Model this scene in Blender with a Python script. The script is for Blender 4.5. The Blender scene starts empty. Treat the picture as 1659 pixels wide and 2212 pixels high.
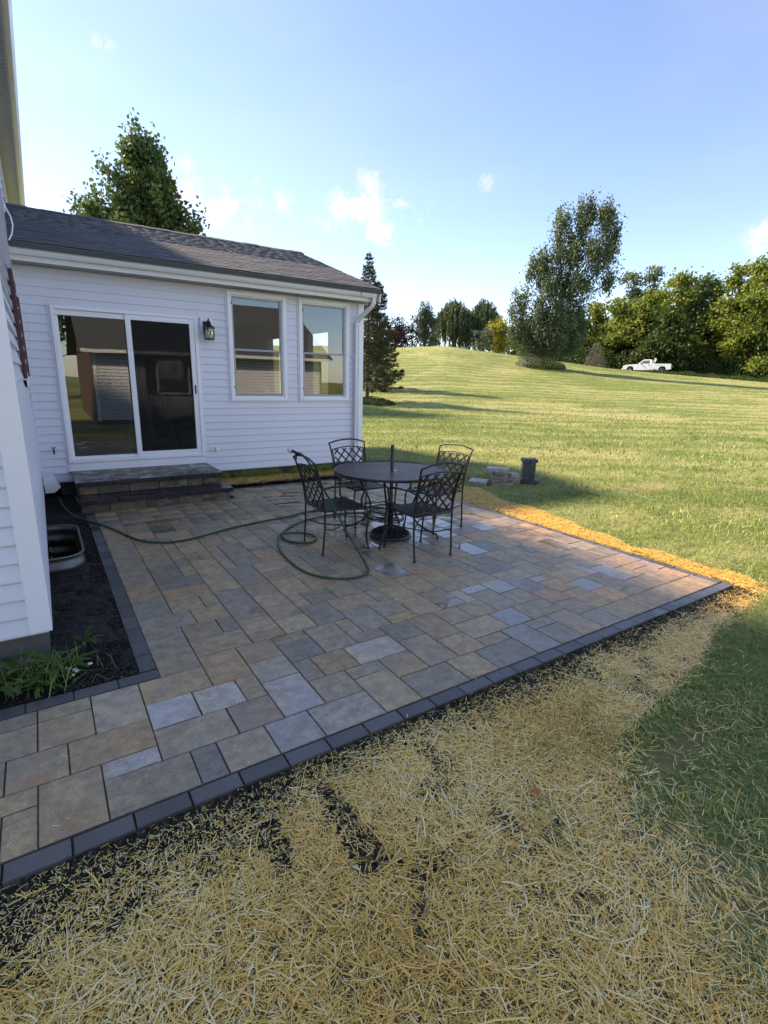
import bpy, math, random
import numpy as np
from mathutils import Matrix, Vector

# ------------------------------------------------------------------ camera, world, sun, exposure
scn = bpy.context.scene
COL = scn.collection
RND = random.Random(11)
NR = np.random.default_rng(11)
R = math.radians

CAM_H = 1.65
YAW, PITCH, ROLL = 0.584568673, -0.253295167, 0.025214711


def cam_axes():
    cy, sy = math.cos(YAW), math.sin(YAW)
    f = Vector((sy*math.cos(PITCH), cy*math.cos(PITCH), math.sin(PITCH)))
    r = Vector((cy, -sy, 0.0))
    u = r.cross(f)
    r2 = math.cos(ROLL)*r + math.sin(ROLL)*u
    u2 = -math.sin(ROLL)*r + math.cos(ROLL)*u
    return r2, u2, f


_r, _u, _f = cam_axes()
cam = bpy.data.cameras.new("camera")
cam.sensor_fit = 'HORIZONTAL'
cam.sensor_width = 36.0
cam.lens = 36.0*1109.92/1659.0
cam.clip_start = 0.05
cam.clip_end = 3000
camo = bpy.data.objects.new("camera", cam)
COL.objects.link(camo)
camo.matrix_world = Matrix(((_r.x, _u.x, -_f.x, 0), (_r.y, _u.y, -_f.y, 0), (_r.z, _u.z, -_f.z, CAM_H), (0, 0, 0, 1)))
scn.camera = camo

SUN_AZ, SUN_EL = -36.0, 38.5          # degrees; azimuth from +Y towards +X

scn.view_settings.view_transform = 'Standard'
scn.view_settings.look = 'None'
scn.view_settings.gamma = 1.0
scn.view_settings.use_curve_mapping = False
scn.view_settings.exposure = 2.18
scn.view_settings.use_white_balance = True          # the camera's own balance for open shade
scn.view_settings.white_balance_temperature = 8200
scn.view_settings.white_balance_tint = 20

world = bpy.data.worlds.new("World")
scn.world = world
world.use_nodes = True
wn, wl = world.node_tree.nodes, world.node_tree.links
wn.clear()


def wnode(t, **k):
    n = wn.new(t)
    for a, b in k.items():
        setattr(n, a, b)
    return n


def wmath(op, a, b=None, c=None, clamp=False):
    n = wnode('ShaderNodeMath', operation=op, use_clamp=clamp)
    for i, v in enumerate((a, b, c)):
        if v is None:
            continue
        if isinstance(v, (int, float)):
            n.inputs[i].default_value = v
        else:
            wl.new(v, n.inputs[i])
    return n.outputs[0]


sky = wnode('ShaderNodeTexSky', sky_type='NISHITA')
sky.sun_disc = False
sky.sun_elevation = R(SUN_EL)
sky.sun_rotation = R(SUN_AZ)
sky.altitude = 200
sky.air_density = 0.9
sky.dust_density = 0.28
sky.ozone_density = 6.0
tc = wnode('ShaderNodeTexCoord')
DIR = tc.outputs['Generated']
nz1 = wnode('ShaderNodeTexNoise'); nz1.inputs['Scale'].default_value = 11; nz1.inputs['Detail'].default_value = 9; nz1.inputs['Roughness'].default_value = .62
wl.new(DIR, nz1.inputs['Vector'])
nz1.inputs['Distortion'].default_value = .5
nz3 = wnode('ShaderNodeTexNoise'); nz3.inputs['Scale'].default_value = 42; nz3.inputs['Detail'].default_value = 8; nz3.inputs['Roughness'].default_value = .6; nz3.inputs['Distortion'].default_value = .4
wl.new(DIR, nz3.inputs['Vector'])
CN = wmath('ADD', wmath('MULTIPLY', nz1.outputs['Fac'], .5), wmath('MULTIPLY', nz3.outputs['Fac'], .5))
nz2 = wnode('ShaderNodeTexNoise'); nz2.inputs['Scale'].default_value = 2.1; nz2.inputs['Detail'].default_value = 5; nz2.inputs['Roughness'].default_value = .5
mp = wnode('ShaderNodeMapping'); mp.inputs['Scale'].default_value = (1, 1, 2.6); mp.inputs['Rotation'].default_value = (.3, .2, .5)
wl.new(DIR, mp.inputs['Vector']); wl.new(mp.outputs[0], nz2.inputs['Vector'])


def dirv(az, tan):
    a = R(az)
    return Vector((math.sin(a), math.cos(a), tan)).normalized()


# small fair-weather clouds: (azimuth, tan elevation, half width, half height, tilt, strength)
CLOUDS = [(8.3, .462, .045, .018, -40, .75), (17.0, .272, .075, .045, 10, 1.0), (13.6, .285, .05, .05, 0, .85),
          (31.0, .287, .105, .034, 4, .95), (31.6, .315, .030, .050, 10, .75), (32.3, .248, .04, .03, 40, .8), (22.6, .29, .026, .018, 0, .6),
          (42.7, .328, .02, .015, 0, .5), (67.5, .215, .05, .03, 0, .9),
          (-75, .35, .16, .06, 0, .8), (-120, .3, .12, .05, 0, .8), (150, .4, .14, .06, 0, .8), (110, .25, .1, .04, 0, .8), (-160, .6, .16, .07, 20, .8)]
total = None
for (az, tn, hw, hh, tilt, st) in CLOUDS:
    c = dirv(az, tn)
    e = Vector((math.cos(R(az)), -math.sin(R(az)), 0))
    v = e.cross(c)
    t = R(tilt)
    tu = e*math.cos(t)+v*math.sin(t)
    tv = -e*math.sin(t)+v*math.cos(t)

    def dot(vec):
        n = wnode('ShaderNodeVectorMath', operation='DOT_PRODUCT')
        wl.new(DIR, n.inputs[0]); n.inputs[1].default_value = vec
        return n.outputs['Value']
    uu = wmath('DIVIDE', dot(tu), hw)
    vv = wmath('DIVIDE', dot(tv), hh)
    # shift by centre is zero since tu,tv are orthogonal to c; keep only the front side
    d2 = wmath('ADD', wmath('MULTIPLY', uu, uu), wmath('MULTIPLY', vv, vv))
    m = wmath('SUBTRACT', 1.0, wmath('SQRT', d2))
    front = wmath('GREATER_THAN', dot(c), 0.5)
    body = wmath('ADD', wmath('MULTIPLY', m, .70), wmath('SUBTRACT', wmath('MULTIPLY', CN, 4.4), 2.12))
    mr = wnode('ShaderNodeMapRange', interpolation_type='SMOOTHSTEP')
    mr.inputs['From Min'].default_value = 0.0; mr.inputs['From Max'].default_value = 1.25
    wl.new(body, mr.inputs['Value'])
    lim = wnode('ShaderNodeMapRange', interpolation_type='SMOOTHSTEP')
    lim.inputs['From Min'].default_value = -.7; lim.inputs['From Max'].default_value = .5
    wl.new(m, lim.inputs['Value'])
    d = wmath('MULTIPLY', wmath('MULTIPLY', mr.outputs[0], lim.outputs[0]), wmath('MULTIPLY', front, st))
    total = d if total is None else wmath('MAXIMUM', total, d)
veil = wnode('ShaderNodeMapRange', interpolation_type='SMOOTHSTEP')
veil.inputs['From Min'].default_value = .33; veil.inputs['From Max'].default_value = .75
veil.inputs['To Max'].default_value = .15
wl.new(nz2.outputs['Fac'], veil.inputs['Value'])
total = wmath('MAXIMUM', total, veil.outputs[0])
SKY_K = 0.083
mix = wnode('ShaderNodeMix', data_type='RGBA')
wl.new(total, mix.inputs['Factor'])
wl.new(sky.outputs[0], mix.inputs['A'])
mix.inputs['B'].default_value = (.27/SKY_K, .285/SKY_K, .31/SKY_K, 1)
bg = wnode('ShaderNodeBackground')
bg.inputs['Strength'].default_value = SKY_K
wl.new(mix.outputs['Result'], bg.inputs['Color'])
wo = wnode('ShaderNodeOutputWorld')
wl.new(bg.outputs[0], wo.inputs['Surface'])

sun = bpy.data.lights.new("sun", 'SUN')
sun.energy = 2.4
sun.angle = R(5.0)
sun.color = (1.0, .93, .80)
suno = bpy.data.objects.new("sun", sun)
COL.objects.link(suno)
sd = Vector((math.sin(R(SUN_AZ))*math.cos(R(SUN_EL)), math.cos(R(SUN_AZ))*math.cos(R(SUN_EL)), math.sin(R(SUN_EL))))
suno.rotation_euler = (-sd).to_track_quat('-Z', 'Y').to_euler()
suno.location = sd*60

# ------------------------------------------------------------------ helpers: objects
def tag(o, label=None, cat=None, group=None, kind=None):
    if label: o['label'] = label
    if cat: o['category'] = cat
    if group: o['group'] = group
    if kind: o['kind'] = kind
    return o


def thing(name, label, cat, loc=(0, 0, 0), rz=0.0, group=None):
    o = bpy.data.objects.new(name, None)
    o.empty_display_size = .1
    COL.objects.link(o)
    o.location = loc
    o.rotation_euler = (0, 0, rz)
    return tag(o, label, cat, group)


def link(name, me, parent=None, loc=None, rot=None):
    o = bpy.data.objects.new(name, me)
    COL.objects.link(o)
    if parent is not None: o.parent = parent
    if loc is not None: o.location = loc
    if rot is not None: o.rotation_euler = rot
    return o


def copy_tree(o, parent=None):
    c = o.copy()
    COL.objects.link(c)
    if parent is not None: c.parent = parent
    for ch in [x for x in bpy.data.objects if x.parent == o]:
        copy_tree(ch, c)
    return c


class MB:
    """collects simple shapes into one mesh"""
    def __init__(s):
        s.v, s.f, s.mi, s.sm = [], [], [], []

    def add(s, vs, fs, mi=0, smooth=False):
        b = len(s.v)
        s.v += [tuple(p) for p in vs]
        for f in fs:
            s.f.append([i+b for i in f]); s.mi.append(mi); s.sm.append(smooth)
        return s

    def box(s, x0, x1, y0, y1, z0, z1, mi=0, ch=0.0):
        if ch <= 0:
            vs = [(x0, y0, z0), (x1, y0, z0), (x1, y1, z0), (x0, y1, z0), (x0, y0, z1), (x1, y0, z1), (x1, y1, z1), (x0, y1, z1)]
            fs = [(0, 3, 2, 1), (4, 5, 6, 7), (0, 1, 5, 4), (1, 2, 6, 5), (2, 3, 7, 6), (3, 0, 4, 7)]
            return s.add(vs, fs, mi)
        c = min(ch, (x1-x0)*.4, (y1-y0)*.4, (z1-z0)*.4)
        vs = []
        for z, k in ((z0, c), (z0+c, 0), (z1-c, 0), (z1, c)):
            a, b, d, e = x0+k, x1-k, y0+k, y1-k
            q = c if k == 0 else 0
            vs += [(a+q, d, z), (b-q, d, z), (b, d+q, z), (b, e-q, z), (b-q, e, z), (a+q, e, z), (a, e-q, z), (a, d+q, z)]
        # rings with k=c are plain rectangles doubled at corners
        fs = []
        for r_ in range(3):
            for i in range(8):
                j = (i+1) % 8
                fs.append((r_*8+i, r_*8+j, r_*8+8+j, r_*8+8+i))
        fs.append(tuple(reversed(range(8))))
        fs.append(tuple(range(24, 32)))
        return s.add(vs, fs, mi)

    def prism(s, pts, axis, a, b, mi=0, smooth=False):
        """polygon pts (2-D) extruded along axis ('x','y','z') from a to b"""
        def P(p, t):
            return {'x': (t, p[0], p[1]), 'y': (p[0], t, p[1]), 'z': (p[0], p[1], t)}[axis]
        n = len(pts)
        vs = [P(p, a) for p in pts]+[P(p, b) for p in pts]
        fs = [(i, (i+1) % n, n+(i+1) % n, n+i) for i in range(n)]
        s.add(vs, fs, mi, smooth)
        s.add(vs, [tuple(reversed(range(n))), tuple(range(n, 2*n))], mi)
        return s

    def tube(s, pts, rad, seg=8, mi=0, caps=True, closed=False, flat=1.0):
        pts = [Vector(p) for p in pts]
        n = len(pts)
        rads = rad if isinstance(rad, (list, tuple)) else [rad]*n
        tang = []
        for i in range(n):
            if closed:
                t = pts[(i+1) % n]-pts[i-1]
            else:
                t = pts[min(i+1, n-1)]-pts[max(i-1, 0)]
            if t.length < 1e-9: t = Vector((0, 0, 1))
            tang.append(t.normalized())
        t0 = tang[0]
        ref = Vector((0, 0, 1)) if abs(t0.z) < .9 else Vector((1, 0, 0))
        nrm = (ref-t0*ref.dot(t0)).normalized()
        vs = []
        for i in range(n):
            if i:
                nrm = nrm-tang[i]*nrm.dot(tang[i])
                nrm = nrm.normalized() if nrm.length > 1e-6 else Vector((1, 0, 0))
            bn = tang[i].cross(nrm)
            for k in range(seg):
                a = 2*math.pi*k/seg
                vs.append(pts[i]+(nrm*math.cos(a)*flat+bn*math.sin(a))*rads[i])
        fs = []
        for i in range(n if closed else n-1):
            j = (i+1) % n
            for k in range(seg):
                l = (k+1) % seg
                fs.append((i*seg+k, i*seg+l, j*seg+l, j*seg+k))
        s.add(vs, fs, mi, True)
        if caps and not closed:
            s.add([vs[k] for k in range(seg)], [tuple(reversed(range(seg)))], mi)
            s.add([vs[(n-1)*seg+k] for k in range(seg)], [tuple(range(seg))], mi)
        return s

    def lathe(s, prof, c=(0, 0, 0), seg=24, mi=0, smooth=True, cap=True):
        vs, fs = [], []
        n = len(prof)
        for (r_, z) in prof:
            for k in range(seg):
                a = 2*math.pi*k/seg
                vs.append((c[0]+r_*math.cos(a), c[1]+r_*math.sin(a), c[2]+z))
        for i in range(n-1):
            for k in range(seg):
                l = (k+1) % seg
                fs.append((i*seg+k, i*seg+l, (i+1)*seg+l, (i+1)*seg+k))
        s.add(vs, fs, mi, smooth)
        if cap:
            if prof[0][0] > 1e-4: s.add(vs[:seg], [tuple(reversed(range(seg)))], mi)
            if prof[-1][0] > 1e-4: s.add(vs[-seg:], [tuple(range(seg))], mi)
        return s

    def bar(s, a, b, w, t, up=(0, 0, 1), mi=0):
        a, b, up = Vector(a), Vector(b), Vector(up)
        d = (b-a).normalized()
        sd_ = d.cross(up)
        sd_ = sd_.normalized() if sd_.length > 1e-6 else Vector((1, 0, 0))
        u2 = sd_.cross(d)
        vs = []
        for p in (a, b):
            for (i, j) in ((-1, -1), (1, -1), (1, 1), (-1, 1)):
                vs.append(p+sd_*i*w/2+u2*j*t/2)
        return s.add(vs, [(0, 1, 5, 4), (1, 2, 6, 5), (2, 3, 7, 6), (3, 0, 4, 7), (3, 2, 1, 0), (4, 5, 6, 7)], mi)

    def mesh(s, name, mats):
        me = bpy.data.meshes.new(name)
        me.from_pydata(s.v, [], s.f)
        for m in (mats if isinstance(mats, (list, tuple)) else [mats]):
            me.materials.append(m)
        me.polygons.foreach_set('material_index', s.mi)
        me.polygons.foreach_set('use_smooth', s.sm)
        me.update()
        return me

    def build(s, name, mats, parent=None, loc=None, rot=None):
        return link(name, s.mesh(name, mats), parent, loc, rot)


def np_mesh(name, V, F, mat, tint=None, smooth=False):
    """V (n,3) float, F (m,k) int, tint (n,) or (n,4)"""
    me = bpy.data.meshes.new(name)
    V = np.ascontiguousarray(V, np.float32); F = np.ascontiguousarray(F, np.int32)
    m, k = F.shape
    me.vertices.add(len(V)); me.vertices.foreach_set('co', V.ravel())
    me.loops.add(m*k); me.loops.foreach_set('vertex_index', F.ravel())
    me.polygons.add(m)
    me.polygons.foreach_set('loop_start', np.arange(0, m*k, k, dtype=np.int32))
    me.polygons.foreach_set('loop_total', np.full(m, k, np.int32))
    if smooth: me.polygons.foreach_set('use_smooth', np.ones(m, bool))
    if mat: me.materials.append(mat)
    me.update(calc_edges=True)
    if tint is not None:
        tint = np.asarray(tint, np.float32)
        if tint.ndim == 1:
            a = me.attributes.new('tint', 'FLOAT', 'POINT'); a.data.foreach_set('value', tint)
        else:
            a = me.attributes.new('tint', 'FLOAT_COLOR', 'POINT'); a.data.foreach_set('color', tint.ravel())
    return me


_perm = np.random.default_rng(5).random((64, 64))
def vnoise(x, y, s=1.0, off=0.0):
    x = np.asarray(x, float)*s+off+100; y = np.asarray(y, float)*s+off*1.7+100
    xi, yi = np.floor(x).astype(int), np.floor(y).astype(int)
    fx, fy = x-xi, y-yi
    fx = fx*fx*(3-2*fx); fy = fy*fy*(3-2*fy)
    g = lambda a, b: _perm[a % 64, b % 64]
    return (g(xi, yi)*(1-fx)+g(xi+1, yi)*fx)*(1-fy)+(g(xi, yi+1)*(1-fx)+g(xi+1, yi+1)*fx)*fy


def inpoly(x, y, poly):
    x = np.asarray(x); y = np.asarray(y)
    r_ = np.zeros(x.shape, bool)
    n = len(poly)
    for i in range(n):
        x0, y0 = poly[i]; x1, y1 = poly[(i+1) % n]
        c = ((y0 > y) != (y1 > y)) & (x < (x1-x0)*(y-y0)/((y1-y0) if y1 != y0 else 1e-9)+x0)
        r_ ^= c
    return r_

# ------------------------------------------------------------------ materials
class N:
    def __init__(s, name):
        s.m = bpy.data.materials.new(name)
        s.m.use_nodes = True
        s.t = s.m.node_tree
        s.t.nodes.clear()
        s.out = s.n('ShaderNodeOutputMaterial')

    def n(s, t, **k):
        nd = s.t.nodes.new(t)
        for a, b in k.items(): setattr(nd, a, b)
        return nd

    def set(s, sock, v):
        if hasattr(v, 'links') or isinstance(v, bpy.types.NodeSocket): s.t.links.new(v, sock)
        elif isinstance(v, (tuple, list)) and sock.type == 'RGBA': sock.default_value = (*v[:3], 1)
        else: sock.default_value = v

    def noise(s, scale, detail=4, rough=.55, vec=None, dist=0, out='Fac', scale3=None):
        nd = s.n('ShaderNodeTexNoise')
        nd.inputs['Scale'].default_value = scale; nd.inputs['Detail'].default_value = detail
        nd.inputs['Roughness'].default_value = rough; nd.inputs['Distortion'].default_value = dist
        if vec is None: vec = s.pos()
        if scale3 is not None:
            mpn = s.n('ShaderNodeMapping'); mpn.inputs['Scale'].default_value = scale3
            s.t.links.new(vec, mpn.inputs['Vector']); vec = mpn.outputs[0]
        s.t.links.new(vec, nd.inputs['Vector'])
        return nd.outputs[out]

    def pos(s):
        if not hasattr(s, '_pos'): s._pos = s.n('ShaderNodeNewGeometry').outputs['Position']
        return s._pos

    def objco(s):
        return s.n('ShaderNodeTexCoord').outputs['Object']

    def math(s, op, a, b=None, clamp=False):
        nd = s.n('ShaderNodeMath', operation=op, use_clamp=clamp)
        s.set(nd.inputs[0], a)
        if b is not None: s.set(nd.inputs[1], b)
        return nd.outputs[0]

    def ramp(s, v, a, b, lo=0.0, hi=1.0, smooth=True):
        nd = s.n('ShaderNodeMapRange', interpolation_type='SMOOTHSTEP' if smooth else 'LINEAR')
        s.set(nd.inputs['Value'], v)
        for k, q in (('From Min', a), ('From Max', b), ('To Min', lo), ('To Max', hi)): s.set(nd.inputs[k], q)
        return nd.outputs[0]

    def mix(s, f, a, b, mode='MIX'):
        nd = s.n('ShaderNodeMix', data_type='RGBA', blend_type=mode)
        s.set(nd.inputs['Factor'], f)
        s.set(nd.inputs['A'], a); s.set(nd.inputs['B'], b)
        return nd.outputs['Result']

    def scalec(s, c, v):
        nd = s.n('ShaderNodeVectorMath', operation='SCALE')
        s.set(nd.inputs[0], c); s.set(nd.inputs['Scale'], v)
        return nd.outputs[0]

    def bump(s, h, strength=.3, dist=.01):
        nd = s.n('ShaderNodeBump')
        nd.inputs['Strength'].default_value = strength if isinstance(strength, (int, float)) else .3
        if not isinstance(strength, (int, float)): s.set(nd.inputs['Strength'], strength)
        nd.inputs['Distance'].default_value = dist
        s.set(nd.inputs['Height'], h)
        return nd.outputs[0]

    def attr(s, name='tint', out='Fac'):
        nd = s.n('ShaderNodeAttribute', attribute_name=name)
        return nd.outputs[out]

    def bsdf(s, color, rough=.6, metal=0.0, normal=None, spec=.5, coat=0.0):
        b = s.n('ShaderNodeBsdfPrincipled')
        s.set(b.inputs['Base Color'], color); s.set(b.inputs['Roughness'], rough); s.set(b.inputs['Metallic'], metal)
        s.set(b.inputs['Specular IOR Level'], spec)
        if coat: b.inputs['Coat Weight'].default_value = coat
        if normal is not None: s.t.links.new(normal, b.inputs['Normal'])
        return b.outputs[0]

    def done(s, shader):
        s.t.links.new(shader, s.out.inputs['Surface'])
        return s.m


def plain(name, col, rough=.6, metal=0.0, var=.12, scale=6.0, bump=0.0, bscale=60, spec=.5):
    s = N(name)
    f = s.noise(scale, 5)
    c = s.mix(f, tuple(x*(1-var) for x in col), tuple(min(1, x*(1+var)) for x in col))
    nm = s.bump(s.noise(bscale, 4), bump, .004) if bump else None
    rr = s.ramp(s.noise(scale*2.3, 4), .3, .7, max(.02, rough-.08), min(1, rough+.08))
    return s.done(s.bsdf(c, rr, metal, nm, spec))
def paver_mat(name, src, dark=False):
    s = N(name)
    if src == 'obj':
        oi = s.n('ShaderNodeObjectInfo'); col, wet, rnd = oi.outputs['Color'], oi.outputs['Alpha'], oi.outputs['Random']
    else:
        at = s.n('ShaderNodeAttribute', attribute_name='tint'); col, wet = at.outputs['Color'], at.outputs['Alpha']
        rnd = s.math('FRACT', s.math('MULTIPLY', s.n('ShaderNodeSeparateColor').outputs[0], 1.0))
        sp = s.n('ShaderNodeSeparateColor'); s.t.links.new(col, sp.inputs[0]); rnd = s.math('FRACT', s.math('MULTIPLY', sp.outputs[0], 97.0))
    # every paver samples its own piece of the texture
    off = s.n('ShaderNodeCombineXYZ'); s.set(off.inputs[0], s.math('MULTIPLY', rnd, 53.0)); s.set(off.inputs[1], s.math('MULTIPLY', rnd, 31.0)); s.set(off.inputs[2], s.math('MULTIPLY', rnd, 17.0))
    av = s.n('ShaderNodeVectorMath', operation='ADD'); s.t.links.new(s.pos(), av.inputs[0]); s.t.links.new(off.outputs[0], av.inputs[1])
    P = av.outputs[0]
    streak = s.noise(1, 6, .62, vec=P, scale3=(8, 44, 20), dist=.12)
    blot = s.noise(3.3, 4, .5, vec=P)
    fine = s.noise(170, 3, .6)
    if dark:
        c = s.scalec(col, s.ramp(blot, .25, .75, .8, 1.25))
    else:
        c = s.scalec(col, s.math('MULTIPLY', s.ramp(streak, .3, .72, .90, 1.09), s.ramp(s.noise(15, 7, .72, vec=P), .3, .7, .70, 1.28)))
        warm = s.math('MULTIPLY', s.ramp(blot, .48, .74), s.ramp(s.math('FRACT', s.math('MULTIPLY', rnd, 7.3)), .35, 1.0))
        c = s.mix(s.math('MULTIPLY', warm, .55), c, (.46, .22, .11))
        cool = s.math('MULTIPLY', s.ramp(s.math('ADD', s.math('MULTIPLY', streak, .6), s.math('MULTIPLY', s.noise(5.2, 4, .6, vec=P), .4)), .46, .66), s.ramp(s.math('FRACT', s.math('MULTIPLY', rnd, 13.7)), .05, .8))
        c = s.mix(s.math('MULTIPLY', cool, .75), c, (.250, .225, .200))
    c = s.scalec(c, s.ramp(fine, .3, .7, .78, 1.2))
    # damp film left by rinsing: soft-edged patches
    wn_ = s.noise(4.6, 3, .5, vec=P)
    w2 = s.noise(1.1, 2, .5)
    wm = s.ramp(s.math('ADD', s.math('ADD', s.math('MULTIPLY', wn_, 1.0), s.math('MULTIPLY', w2, .5)), s.math('MULTIPLY', wet, 1.15)), 1.05, 1.45)
    c = s.scalec(c, s.ramp(wm, 0, 1, 1.0, .72))
    rough = s.ramp(wm, 0, 1, .46 if not dark else .36, .07)
    h = s.math('ADD', s.math('MULTIPLY', fine, .5), s.noise(60, 3))
    nm = s.bump(h, s.ramp(wm, 0, 1, .28, .03), .003)
    return s.done(s.bsdf(c, rough, 0, nm, s.ramp(wm, 0, 1, .5, 1.0)))


M = {}
M['paver'] = paver_mat('paver_concrete', 'obj')
M['paver_far'] = paver_mat('paver_concrete_far', 'attr')
M['border'] = paver_mat('charcoal_paver', 'obj', True)

s = N('joint_sand')
M['sand'] = s.done(s.bsdf(s.mix(s.noise(260, 3), (.015, .014, .013), (.085, .078, .07)), .9, 0, s.bump(s.noise(300, 3), .8, .004)))

s = N('dark_soil')
c = s.mix(s.ramp(s.noise(26, 6, .7), .35, .7), (.012, .010, .009), (.055, .045, .037))
c = s.mix(s.ramp(s.noise(2.2, 3), .5, .75, 0, .5), c, (.07, .055, .042))
M['soil'] = s.done(s.bsdf(c, .95, 0, s.bump(s.noise(55, 7, .7), 1.0, .03)))

s = N('bare_tan_soil')
c = s.mix(s.noise(30, 6, .7), (.14, .108, .072), (.30, .235, .155))
M['tansoil'] = s.done(s.bsdf(c, .95, 0, s.bump(s.noise(60, 6, .7), 1.0, .02)))

# ground under the straw and grass: dark topsoil, tan bare soil and thatch by position
def lawn_mat():
    s = N('lawn_turf')
    at = s.n('ShaderNodeAttribute', attribute_name='tint')
    sp = s.n('ShaderNodeSeparateColor'); s.t.links.new(at.outputs['Color'], sp.inputs[0])
    soil, tan = sp.outputs[0], sp.outputs[1]
    big = s.noise(.10, 4, .6); mid = s.noise(.55, 4, .6); mid2 = s.noise(1.3, 4, .6, scale3=(1, 2.2, 1))
    # mowing runs along the slope
    px = s.n('ShaderNodeSeparateXYZ'); s.t.links.new(s.pos(), px.inputs[0])
    lane = s.math('ADD', s.math('MULTIPLY', px.outputs[0], .50), s.math('ADD', s.math('MULTIPLY', px.outputs[1], .87), s.math('MULTIPLY', big, 6)))
    stripe = s.math('SINE', s.math('MULTIPLY', lane, 3.6))
    f = s.math('ADD', s.math('MULTIPLY', s.math('SUBTRACT', mid, .5), .9), s.math('MULTIPLY', s.math('SUBTRACT', mid2, .5), .9))
    f = s.math('ADD', f, s.math('MULTIPLY', s.math('SUBTRACT', big, .5), 2.4))
    f = s.math('ADD', f, s.math('MULTIPLY', stripe, .20))
    dry = s.ramp(f, -.40, .42)
    c = s.mix(dry, (.165, .220, .060), (.375, .375, .155))
    c = s.scalec(c, s.ramp(s.noise(22, 5, .7), .25, .75, .62, 1.3))
    fine = s.noise(7.5, 5, .75)
    c = s.mix(s.ramp(fine, .42, .62, 0, .45), c, s.scalec(c, .52))
    c = s.mix(tan, c, s.mix(s.noise(30, 6, .7), (.17, .12, .062), (.46, .32, .15)))
    c = s.mix(soil, c, s.mix(s.ramp(s.noise(40, 6, .7), .35, .7), (.010, .009, .008), (.05, .042, .035)))
    nm = s.bump(s.math('ADD', s.noise(26, 5, .7), s.math('MULTIPLY', s.noise(3.5, 4), 1.4)), .9, .06)
    return s.done(s.bsdf(c, .9, 0, nm, .15))
M['lawn'] = lawn_mat()


def leafy(name, cols, trans=.4, rough=.55, spec=.25):
    """cols: list of colours spread over the per-leaf tint 0..1"""
    s = N(name)
    cr = s.n('ShaderNodeValToRGB')
    el = cr.color_ramp.elements
    while len(el) < len(cols): el.new(.5)
    for i, cc in enumerate(cols):
        el[i].position = i/(len(cols)-1); el[i].color = (*cc, 1)
    s.t.links.new(s.attr('tint', 'Fac'), cr.inputs[0])
    c = cr.outputs[0]
    b = s.bsdf(c, rough, 0, None, spec)
    t = s.n('ShaderNodeBsdfTranslucent')
    s.t.links.new(s.mix(.5, s.scalec(c, 1.25), (.30, .34, .03), 'MIX') if False else s.scalec(c, 1.2), t.inputs['Color'])
    mx = s.n('ShaderNodeMixShader'); mx.inputs[0].default_value = trans
    s.t.links.new(b, mx.inputs[1]); s.t.links.new(t.outputs[0], mx.inputs[2])
    return s.done(mx.outputs[0])


M['grass'] = leafy('grass_blade', [(.125, .165, .042), (.215, .29, .070), (.30, .37, .11), (.54, .52, .23)], .22)
M['straw'] = leafy('straw_stalk', [(.42, .21, .04), (.84, .49, .09), (.97, .65, .16), (.98, .84, .46)], .08, .42, .5)
M['clod'] = leafy('soil_clod', [(.008, .007, .006), (.022, .019, .017), (.05, .042, .034), (.38, .33, .22)], 0, .8)

# ------------------------------------------------------------------ terrain
AZT = np.radians([-180, -120, -60, -20, 5, 20, 30, 35, 39.5, 46.2, 50, 55.3, 59, 63.4, 69, 80, 100, 130, 180])
HCR = [0.2, .5, 2.5, 4.0, 5.0, 5.6, 5.8, 5.86, 6.1, 5.15, 4.6, 3.75, 3.3, 2.85, 2.32, 1.5, .8, .3, .2]
RC = 75.0


def tz(x, y):
    x = np.asarray(x, float); y = np.asarray(y, float)
    r_ = np.hypot(x, y); az = np.arctan2(x, y)
    H = np.interp(az, AZT, HCR)
    t = np.clip((r_-10)/(RC-10), 0, 1)
    ss = (t*t*(3-2*t))**1.5
    z = H*ss-np.clip(r_-80, 0, 400)*.030
    # the ground falls a little just beyond the paving and stays put there
    und = (vnoise(x, y, .22)-.5)*.10*np.clip((r_-6)/6, 0, 1)*np.clip((160-r_)/80, 0, 1)
    return z+und-.022


def zat(x, y): return float(tz(x, y))


# outline of the straw-covered strip on the lawn side (measured) and of the paving
STRAW = [(5.66, 5.95), (5.51, 4.97), (5.40, 4.07), (5.17, 3.24), (5.13, 2.78), (5.23, 2.26), (5.24, 1.93), (5.04, 1.62), (4.03, 1.50), (3.61, 1.40), (3.03, 1.28), (2.46, 1.23),
         (2.08, 1.15), (1.92, .99), (1.76, .83), (1.66, .65), (1.62, .52), (1.58, .38), (1.45, .05), (1.2, -.6), (-2.6, -.6), (-2.6, 1.80), (4.83, 1.80), (4.83, 7.6), (2.1, 7.6), (2.1, 8.3), (4.8, 8.3), (5.6, 7.2)]
NEARSTRAW = [(4.9, 1.80), (5.24, 1.93), (5.04, 1.62), (4.03, 1.50), (3.03, 1.28), (2.08, 1.15), (1.92, .99), (1.76, .83), (1.66, .65), (1.58, .38), (1.45, .05), (1.2, -.6), (-2.6, -.6), (-2.6, 1.80)]
PATIO = [(-3, 1.79), (4.835, 1.79), (4.835, 7.6), (2.1, 7.6), (2.1, 6.94), (.2, 6.94), (.285, 2.91), (-3, 2.91)]

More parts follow.
